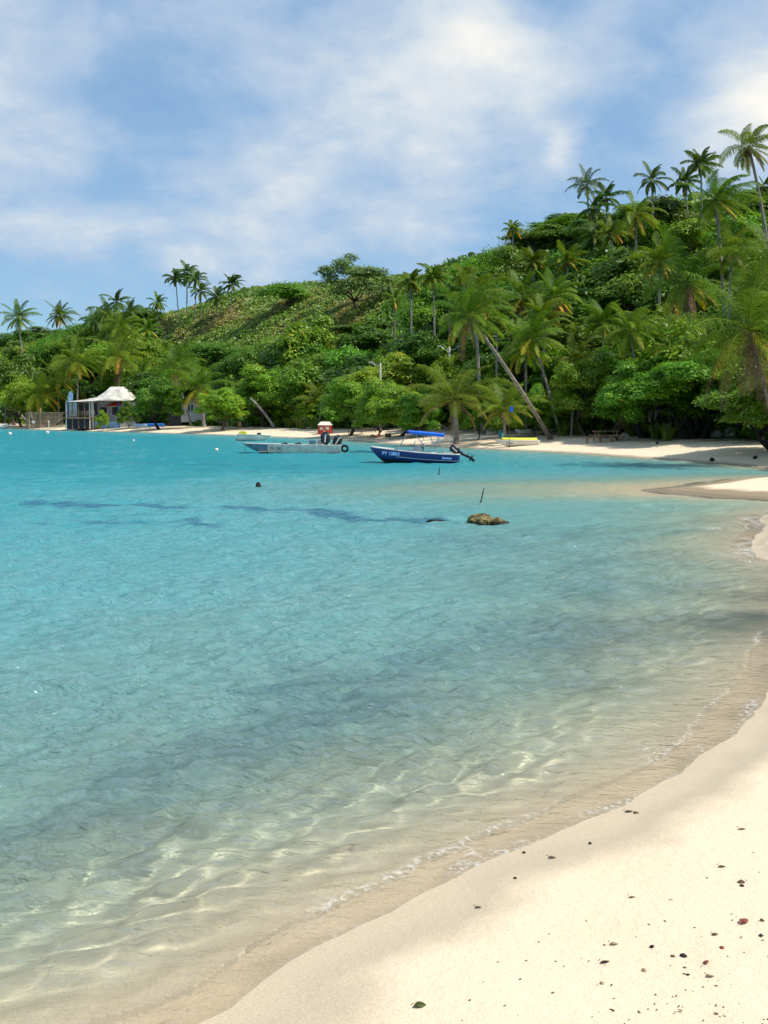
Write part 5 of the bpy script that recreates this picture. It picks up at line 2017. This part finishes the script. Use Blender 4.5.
mb = MB(); mb.box((0, 0, 0.6), (0.1, 0.1, 1.3)); mb.build('post', M['wood_pale'], t)
mb = MB(); mb.box((0, -0.07, 1.25), (0.55, 0.05, 0.45), bev=0.01); mb.build('board', M['cream'], t)

# grey shed
sD = 172.0
xs = W(192, 415, sD)[0]
zs = G(xs, sD)
shd = thing('grey_shed', 'pale grey boarded shed with dark door opening in deep shade', 'building', (xs, sD, zs))
w1 = 27 * sD / F
h1 = W(190, 399, sD)[2] - zs
mb = MB(); mb.box((0.4, 1.5, h1 / 2 + 0.3), (w1, 3, h1 - 0.6)); mb.build('wall', M['greywall'], shd)
mb = MB(); mb.box((0.4, 1.3, h1 + 0.1), (w1 + 0.8, 4.0, 0.18), rx=0.08); mb.build('roof', M['bark'], shd)
mb = MB(); mb.box((-0.2, -0.03, h1 * 0.66), (0.9, 0.06, 1.0)); wn = mb.build('window', M['glass'], shd)
mb = MB(); mb.box((-0.2, -0.07, h1 * 0.66), (0.06, 0.04, 1.0)); mb.box((-0.7, -0.06, h1 * .66), (0.08, 0.07, 1.1)); mb.box((0.3, -0.06, h1 * .66), (0.08, 0.07, 1.1)); mb.build('window_frame', M['white'], wn)
mb = MB(); mb.box((-w1 / 2 - 0.6, 0.4, h1 / 2), (2.0, 0.1, h1)); mb.build('door_opening', M['dark'], shd)

# second small shed right of it and the bench like furniture
xs2 = W(246, 415, 160)[0]
t = thing('grey_tank', 'small grey boxy tank under the tall leafy tree left of the slanting trunk', 'tank', (xs2, 160, G(xs2, 160)))
mb = MB(); mb.box((0, 0.5, 0.85), (1.7, 1.0, 1.5), bev=0.12); mb.build('body', M['greywall'], t)
mb = MB(); mb.box((0, 0.5, 1.66), (0.6, 0.5, 0.12), bev=0.03); mb.build('lid', M['greywall'], t)
for px, lb in ((240.5, 'brown wooden beach chair nearest the grey tank'), (228, 'brown wooden beach chair further left in the shade')):
    b = onground(px, 429.5)
    chair(0, 0, 0, lb, 'wood', base=b, rz=R(160))
for px, py, lb, w in ((141.5, 428.5, 'pale blue upturned kayak in the tree shade', 2.4), (156, 428.0, 'blue stack of covered loungers in the tree shade', 3.0)):
    b = onground(px, py)
    t = thing('covered_lounger', lb, 'lounger', b)
    mb = MB()
    mb.box((0, 0, 0.45), (w * 0.85, 0.8, 0.5), bev=0.16)
    mb.build('cushion', M['paleblue'] if px < 150 else M['blue'], t, True)
    mb = MB()
    for x in (-.35, .35):
        mb.box((x * w, -.25, 0.12), (0.08, 0.08, 0.3)); mb.box((x * w, .25, 0.12), (0.08, 0.08, 0.3))
    mb.build('legs', M['white'], t)

# ------------------------------------------------------------ street lamps
def lamp(px, top, bot, D, arms, label):
    a = Vector(W(px, top, D))
    g = G(a.x, D)
    t = thing('street_lamp', label, 'street lamp', (a.x, D, g))
    H = a.z - g
    mb = MB(); mb.tube([(0, 0, 0), (0, 0, H)], [0.12, 0.09], 10); mb.build('pole', M['concrete'], t, True)
    for s_ in arms:
        mb = MB(); mb.tube([(0, 0, H - 0.35), (s_ * 0.6, 0, H - 0.25), (s_ * 0.95, 0, H + 0.05)], 0.04, 6); mb.build('arm', M['steel'], t)
        mb = MB(); mb.box((s_ * 1.1, 0, H + 0.08), (0.5, 0.2, 0.10), bev=0.03); mb.build('lamp_head', M['white'], t)


shrub('front', 1, 379, 424, 60, 6.6, 'tall leafy bush hiding the foot of the pale street lamp', D=113)
lamp(380.5, 363, 385, 124, (-1,), 'pale street lamp pole above the beach trees in the middle')
lamp(449.5, 347, 352, 122, (-1, 1), 'double armed street lamp left of the long leaning palm')

# ------------------------------------------------------------ picnic table
b = onground(606, 441.5)
pt = thing('picnic_table', 'dark wooden picnic table with benches at the top of the right beach', 'picnic table', b, R(10))
mb = MB()
for k in range(5):
    mb.box((0, -0.3 + 0.15 * k, 0.74), (1.9, 0.135, 0.05))
mb.build('tabletop', M['wood'], pt)
for y in (-0.75, 0.75):
    mb = MB(); mb.box((0, y, 0.44), (1.9, 0.28, 0.05)); mb.build('bench', M['wood'], pt)
for x in (-.7, .7):
    mb = MB()
    mb.tube([(x, -0.7, 0.0), (x, -0.25, 0.72)], 0.05, 5); mb.tube([(x, 0.7, 0.0), (x, 0.25, 0.72)], 0.05, 5); mb.box((x, 0, 0.40), (0.06, 1.7, 0.08))
    mb.build('leg_frame', M['wood'], pt)
for (px, py, lb, dw) in ((594, 443.3, 'low dark bench left of the picnic table', 1.3), (617, 441.5, 'low dark bench right of the picnic table', 1.2), (355, 434, 'dark low bench under the beach tree right of the kiosk', 1.8), (370, 432.5, 'low stone bench left of the lounging person', 1.6)):
    b = onground(px, py)
    t = thing('bench', lb, 'bench', b, R(5))
    mb = MB(); mb.box((0, 0, 0.42), (dw, 0.4, 0.07)); mb.build('seat', M['wood'], t)
    for x in (-.4, .4):
        mb = MB(); mb.box((x * dw, 0, 0.2), (0.09, 0.35, 0.40)); mb.build('leg', M['wood'], t)

# ------------------------------------------------------------ small beach things
b = onground(428.3, 428.3)
t = thing('marker_post', 'short red marker post standing behind the blue canopy', 'post', b)
mb = MB(); mb.tube([(0, 0, 0), (0, 0, 1.0)], 0.09, 8); mb.build('post', M['red'], t)
mb = MB(); mb.tube([(0, 0, 0.62), (0, 0, 0.72)], 0.095, 8); mb.build('band', M['cream'], t)
for (px, py, lb, r) in ((716, 437, 'pale grey boulder left of the paired boulder behind the black trunk', .38), (731, 436, 'rounded sandy boulder between the black trunks', .50), (724, 434.5, 'smaller pale boulder between the black trunks', .3),
                        (625, 440, 'pale leaning boulder at the foot of the strappy plants', .42)):
    b = onground(px, py)
    o_ = rock('boulder', lb, 'boulder', (b[0], b[1], b[2] + r * 0.4), (r, r * 0.9, r * 0.8), int(px), 'concrete', sub=3)
for (px, py, lb, r) in ((712, 461.6, 'dark coconut at the water edge on the right beach', .13), (755, 459, 'dark coconut on the sunlit strip near the right edge', .12), (657, 444, 'brown coconut below the strappy plants', .11), (533, 444, 'dark coconut just right of the yellow covered canoe', .16)):
    b = onground(px, py)
    rock('coconut', lb, 'coconut', (b[0], b[1], b[2] + r * 0.7), (r, r, r * 0.85), int(px), 'bark_dark', sub=3)
# pale wall with blue tarpaulin behind the trees at right
xw = W(680, 430, 86)[0]
t = thing('low_building', 'low pale building with blue roof edge seen under the right trees', 'building', (xw, 84, G(xw, 84)))
mb = MB(); mb.box((1.8, 0.6, 0.75), (9.0, 1.0, 1.5)); mb.build('wall', M['cream'], t)
mb = MB(); mb.box((1.8, 0.5, 1.62), (9.3, 1.4, 0.2)); mb.build('roof_edge', M['blue'], t)
for x in (-2.0, -1.0, 0.0, 1.2, 2.8, 4.4):
    mb = MB(); mb.box((x, -0.02, 0.72), (0.55, 0.10, 1.3)); mb.build('window', M['dark'], t)
# blue banner and cool box in the young palm
b = W(497, 409, 90)
t = thing('blue_banner', 'small bright blue banner on a thin pole among palm fronds', 'banner', (b[0], 81.0, G(b[0], 81)))
zt = W(497, 406.5, 81)[2] - G(b[0], 81)
mb = MB(); mb.tube([(0, 0, 0), (0, 0, zt)], 0.018, 6); mb.build('pole', M['bark'], t)
mb = MB(); mb.box((0.14, 0, zt - 0.2), (0.24, 0.02, 0.38)); mb.build('cloth', M['bimini'], t)
b = onground(501, 437.5)
t = thing('drum', 'light blue drum standing at the foot of the young bushy palm', 'drum', b)
mb = MB(); mb.tube([(0, 0, 0), (0, 0, 0.1), (0, 0, 0.35), (0, 0, 0.6)], [0.22, 0.24, 0.24, 0.22], 14); mb.build('body', simple('cyan', (0.12, 0.5, 0.62)), t, True)
mb = MB(); mb.tube([(0, 0, 0.6), (0, 0, 0.64)], 0.18, 14); mb.build('lid', M['white'], t)
# driftwood
for (p, q, r, lb) in (((452, 431), (430, 424), .10, 'grey driftwood branch leaning behind the blue canopy'), ((389, 440.0), (425, 439.6), .05, 'long weathered plank line lying on the sand behind the blue boat')):
    b = onground(*p)
    e = Vector(W(q[0], q[1], b[1] + 0.5)) - Vector(b)
    t = thing('driftwood', lb, 'driftwood', b)
    mb = MB(); mb.tube([(0, 0, r), e * 0.5 + Vector((0, 0, r * 2)), e + Vector((0, 0, r))], [r, r * .8, r * .5], 7); mb.build('branch', M['ptrunk'], t, True)

# ------------------------------------------------------------ person lounging on the sand
def skin_body(name, joints, edges, mat, parent, lvl=2):
    me = bpy.data.meshes.new(name)
    me.from_pydata([j[0] for j in joints], edges, [])
    o = link_mesh(name, me, mat, parent)
    sk = o.modifiers.new('skin', 'SKIN')
    for i, j in enumerate(joints):
        r = j[1]
        me.skin_vertices[0].data[i].radius = (r, r)
    me.skin_vertices[0].data[0].use_root = True
    sk.use_smooth_shade = True
    su = o.modifiers.new('sub', 'SUBSURF')
    su.levels = lvl
    su.render_levels = lvl
    return o


b = onground(380.5, 438.0)
pe = thing('person', 'person in red swimwear half lying on the sand propped on the elbows', 'person', b, R(8))
J = [((0.42, 0, 0.13), .125), ((0.27, 0, 0.22), .115), ((0.12, 0, 0.36), .135), ((0.04, 0, 0.46), .06), ((0.02, 0, 0.54), .05), ((0.0, 0, 0.64), .10), ((-0.005, 0, 0.70), .085),
     ((0.10, -0.19, 0.42), .055), ((-0.04, -0.24, 0.18), .042), ((0.18, -0.22, 0.05), .032), ((0.26, -0.22, 0.04), .03),
     ((0.10, 0.19, 0.42), .055), ((-0.04, 0.24, 0.18), .042), ((0.18, 0.22, 0.05), .032), ((0.26, 0.22, 0.04), .03),
     ((0.46, -0.10, 0.12), .09), ((0.86, -0.12, 0.34), .062), ((1.20, -0.12, 0.06), .04), ((1.32, -0.13, 0.13), .03),
     ((0.46, 0.10, 0.12), .09), ((0.90, 0.13, 0.10), .06), ((1.30, 0.15, 0.07), .04), ((1.38, 0.16, 0.17), .03)]
E = [(0, 1), (1, 2), (2, 3), (3, 4), (4, 5), (5, 6), (2, 7), (7, 8), (8, 9), (9, 10), (2, 11), (11, 12), (12, 13), (13, 14), (0, 15), (15, 16), (16, 17), (17, 18), (0, 19), (19, 20), (20, 21), (21, 22)]
J = [((-(p[0]), p[1], p[2]), r) for p, r in J]
skin_body('body', J, E, M['skin'], pe)
skin_body('swimwear', [((-0.30, 0, 0.20), .128), ((-0.42, 0, 0.13), .14), ((-0.50, 0, 0.13), .12)], [(0, 1), (1, 2)], M['red'], pe)
skin_body('hair', [((0.03, 0, 0.66), .10), ((0.035, 0, 0.72), .10), ((0.08, 0, 0.56), .06)], [(0, 1), (0, 2)], M['hair'], pe)
b = onground(388, 437.4)
t = thing('beach_bag', 'dark bag standing on the sand right of the lounging person', 'bag', b)
mb = MB(); mb.box((0, 0, 0.20), (0.62, 0.34, 0.40), bev=0.09); mb.build('body', M['bark'], t, True)
mb = MB(); mb.tube([(-0.15, 0, 0.38), (-0.1, 0, 0.55), (0.1, 0, 0.55), (0.15, 0, 0.38)], 0.018, 5); mb.build('strap', M['black'], t)

# ------------------------------------------------------------ litter on the near sand
def husk(px, py, size, mat, label, name='seed_husk', cat='seed husk', flat=0.5, seed=0, group=None):
    b = onground(px, py)
    r = size * 0.8 * b[1] / F / 2
    rg = np.random.default_rng(seed + int(px))
    bm = bmesh.new()
    bmesh.ops.create_icosphere(bm, subdivisions=2, radius=1.0)
    for v in bm.verts:
        k = 1 + rg.uniform(-0.32, 0.32)
        v.co = Vector((v.co.x * r * k, v.co.y * r * k * 0.8, v.co.z * r * flat * k))
    bm.transform(Matrix.Rotation(rg.uniform(0, 6), 4, 'Z'))
    me = bpy.data.meshes.new(name)
    bm.to_mesh(me)
    bm.free()
    o = link_mesh(name, me, M[mat])
    o.location = (b[0], b[1], b[2] + r * flat * 0.7)
    return tag(o, label, cat, group)


def curled_leaf(px, py, size, mat, label, rz=0.0, seed=0, group='dried leaves on the near sand'):
    b = onground(px, py)
    ln = size * b[1] / F
    t = thing('dried_leaf', label, 'leaf', b, rz, group)
    rg = np.random.default_rng(int(px * 7 + py))
    V, Fc = [], []
    n = 9
    curl = rg.uniform(-1.2, 1.2)
    rz = rz + 0
    for i in range(n):
        q = i / (n - 1)
        w = 0.30 * math.sin(math.pi * min(0.06 + q * 0.92, 1)) * ln
        zc = 0.07 * ln * math.sin(q * 3.1 + 0.4) + 0.004
        for k, sg in enumerate((-1, -0.5, 0, 0.5, 1)):
            V.append(((q - 0.5) * ln, sg * w, zc + abs(sg)**1.5 * w * (0.1 + 0.5 * curl * sg) + rg.uniform(-.02, .02) * ln))
    for i in range(n - 1):
        for k in range(4):
            Fc.append((i * 5 + k, i * 5 + k + 1, i * 5 + k + 6, i * 5 + k + 5))
    mb = MB()
    mb.add(V, Fc)
    solidify(mb.build('blade', M[mat], t, True), 0.0015)
    mb = MB()
    mb.tube([(-0.5 * ln, 0, 0.02), (-0.72 * ln, 0.03 * ln, 0.012)], 0.0016, 4)
    mb.build('stalk', M[mat], t)
    return t


M['leaf_red'] = simple('leaf_red', (0.30, 0.07, 0.025), 0.5, var=0.6, scale=40)
M['leaf_brown'] = simple('leaf_brown', (0.15, 0.09, 0.045), 0.7, var=0.5, scale=40)
M['leaf_tan'] = simple('leaf_tan', (0.36, 0.25, 0.14), 0.7, var=0.4, scale=40)
curled_leaf(744, 922, 15, 'leaf_red', 'red brown curled leaf on sand, largest and brightest near the right edge', 0.9)
curled_leaf(420, 1007, 14, 'algae', 'olive green curled leaf alone at the bottom of the sand', 0.3)
curled_leaf(629, 812, 9, 'leaf_brown', 'dark brown leaf pair left piece near the wet sand', 0.2)
husk(636, 813.5, 6, 'leaf_brown', 'dark chip right beside the brown leaf near the wet sand')
curled_leaf(742, 830, 8, 'leaf_tan', 'tan leaf on the right, higher up the picture than the others', 0.0)
curled_leaf(722, 868, 8, 'leaf_brown', 'thin brown leaf below the tan leaf at right', 0.1)
curled_leaf(741, 883, 8, 'leaf_brown', 'dark leaf with a chip beneath it, above the red leaf', 2.9)
husk(742, 886.5, 6, 'bark_dark', 'dark chip just beneath the dark leaf above the red one')
curled_leaf(632, 898, 7, 'leaf_tan', 'narrow tan leaf alone in the middle of the dry sand', 0.05)
curled_leaf(715, 936, 8, 'leaf_brown', 'dark twisted leaf left below the red leaf', 0.4)
husk(722, 948.5, 7, 'leaf_red', 'small reddish husk below the dark twisted leaf')
husk(683, 957, 9, 'bark_dark', 'largest black husk in the middle of the litter, flat', flat=0.4)
husk(673, 957.5, 6, 'leaf_brown', 'brown husk touching the largest black husk on its left')
husk(652, 948.5, 7, 'bark_dark', 'dark husk up left of the black one')
curled_leaf(614, 946, 9, 'leaf_tan', 'long tan leaf left of the dark husks', 0.1)
curled_leaf(605, 963, 11, 'leaf_brown', 'ragged brown leaf lowest on the left of the litter', 0.3)
curled_leaf(706, 963, 9, 'leaf_red', 'upright reddish leaf scrap right of the black husk', 1.2)
curled_leaf(710, 977, 9, 'leaf_tan', 'tan leaf under the upright reddish scrap', 0.0)
husk(762, 921, 6, 'leaf_brown', 'brown husk right of the red brown leaf at the picture edge')
husk(761, 936, 6, 'bark_dark', 'black husk below right of the red brown leaf')
husk(644, 972, 7, 'leaf_tan', 'tan husk below left of the black husk')
husk(602, 985, 6, 'leaf_tan', 'tan husk under the ragged brown leaf')
husk(688, 976, 5, 'bark_dark', 'small dark husk beneath the largest black husk')
husk(590, 844, 5, 'bark_dark', 'small dark chip left on the sand below the brown leaf')
husk(515, 879, 5, 'bark_dark', 'dark chip at the edge of the wet sand')
curled_leaf(552, 859, 8, 'leaf_brown', 'small brown leaf on the damp sand edge', 0.0)
husk(524, 853, 5, 'bark_dark', 'dark chip on the wet sand left of the small brown leaf')
curled_leaf(478, 908, 7, 'leaf_brown', 'thin leaf lying along the wet sand boundary', 0.1)
# crumbs too many to count
rg = np.random.default_rng(88)
VV, FF = [], []
off = 0
cnt = 0
while cnt < 300:
    px, py = rg.uniform(380, 860), rg.uniform(770, 1060)
    dens_ = np.clip((px - 430) / 330, 0, 1) * np.clip((py - 800) / 200, 0.06, 1)
    if rg.random() > dens_:
        continue
    g = P0(px, py, 0.35)
    z = G(g[0], g[1])
    if sdf(np.array([g[0]]), np.array([g[1]]))[0] < 0.6:
        continue
    r = rg.uniform(0.0018, 0.0055) * (1.5 if rg.random() < 0.12 else 1)
    a = rg.uniform(0, 6.28)
    el = rg.uniform(1, 2.4)
    for k in range(6):
        d = [(1, 0, 0), (-1, 0, 0), (0, 1, 0), (0, -1, 0), (0, 0, 1), (0, 0, -1)][k]
        x, y = d[0] * r * el * rg.uniform(.7, 1.3), d[1] * r * rg.uniform(.7, 1.3)
        VV.append((g[0] + x * math.cos(a) - y * math.sin(a), g[1] + x * math.sin(a) + y * math.cos(a), z + 0.003 + d[2] * r * 0.6))
    for f in ((0, 2, 4), (2, 1, 4), (1, 3, 4), (3, 0, 4), (2, 0, 5), (1, 2, 5), (3, 1, 5), (0, 3, 5)):
        FF.append(tuple(off + k for k in f))
    off += 6
    cnt += 1
cr = link_mesh('sand_crumbs', mesh_np('sand_crumbs', VV, FF), M['leaf_brown'])
tag(cr, 'tiny brown crumbs of leaf and shell scattered over the dry sand', 'litter', kind='stuff')

# ------------------------------------------------------------ tell the canopy trees apart by what they stand next to
ANC = [(18, 318, 'the leaning far left palm'), (60, 316, 'the second palm from the left edge'), (112, 306, 'the twin palms on the left skyline'),
       (187, 275, 'the tight skyline palm clump'), (232, 284, 'the lone ridge palm'), (78, 362, 'the palm behind the feather flag'), (119, 357, 'the palm over the tent roof'),
       (40, 393, 'the palm over the wooden fence'), (175, 368, 'the palm over the grey shed'), (199, 390, 'the stout palm by the shed'), (358, 265, 'the grey green skyline tree'),
       (285, 290, 'the scrub slope'), (262, 400, 'the slanting bare trunk'), (308, 345, 'the large light green middle tree'), (334, 372, 'the yellow green bush tree'),
       (324, 420, 'the red kiosk'), (380, 375, 'the pale street lamp'), (411, 290, 'the left slim hillside palm'), (434, 290, 'the right slim hillside palm'),
       (464, 276, 'the palm above the long leaning palm'), (470, 322, 'the crown of the long leaning palm'), (515, 385, 'the trunk of the long leaning palm'), (449, 348, 'the double armed street lamp'),
       (455, 400, 'the low ragged palm'), (504, 412, 'the young bushy palm'), (523, 298, 'the palm with hanging grey fronds'), (560, 310, 'the leaning palm of the mid slope'),
       (530, 352, 'the drooping palm over the shore'), (513, 235, 'the thin palm on the bare ridge'), (587, 190, 'the spidery hilltop palm'), (606, 205, 'the bushy hilltop palm'),
       (636, 220, 'the orange tinged windblown palm'), (603, 236, 'the dusty palms of the upper slope'), (652, 182, 'the upright hilltop palm'), (693, 175, 'the hilltop palm pair'),
       (716, 205, 'the tall palm swept right'), (749, 160, 'the tallest palm'), (688, 282, 'the big upswept palm'), (630, 335, 'the round drooping palm'), (603, 325, 'the pale palm crown'),
       (748, 335, 'the largest nearest palm'), (606, 430, 'the picnic table'), (697, 420, 'the forked black trunk'), (560, 425, 'the foot of the leaning palm'), (240, 440, 'the small white dinghy'),
       (420, 428, 'the blue boat canopy'), (104, 400, 'the tent roofed restaurant'), (12, 360, 'the left edge lawn tree')]
kname = {'dark': 'dark dense tree', 'mid': 'mid green bushy tree', 'bright': 'light green leafy tree', 'layer': 'fine leaved layered tree',
         'grey': 'grey green tree', 'front': 'bright beach front tree', 'frontdark': 'deep green beach front tree'}
taken = set()
bpy.context.view_layer.update()
for (t, k) in AUTO:
    x, y, z = t.location
    z = z + t.scale[2] * 0.95
    v = np.array([x, y, z - CAMZ])
    fwd = v[1] * math.cos(TH) - v[2] * math.sin(TH)
    upv = v[1] * math.sin(TH) + v[2] * math.cos(TH)
    qx, qy = 384 + F * v[0] / fwd, 512 - F * upv / fwd
    ds = sorted(((math.hypot(qx - a[0], qy - a[1]), a) for a in ANC), key=lambda r: r[0])
    done = False
    for dist, a in ds[:7]:
        dx, dy = qx - a[0], qy - a[1]
        ang = math.degrees(math.atan2(-dy, dx)) % 360
        w8 = ['right of', 'above right of', 'straight above', 'above left of', 'left of', 'below left of', 'straight below', 'below right of'][int((ang + 22.5) // 45) % 8]
        pre = '' if dist < 28 else ('a little way ' if dist < 55 else 'well ')
        lb = kname[k] + ' ' + pre + w8 + ' ' + a[2]
        if len(lb.split()) > 16 or lb in taken:
            continue
        taken.add(lb)
        t['label'] = lb
        done = True
        break
    if not done:
        t['label'] = kname[k] + ' within the dense hillside canopy'
    t['group'] = 'leafy trees right behind the beach' if k.startswith('front') else 'trees of the hillside canopy'
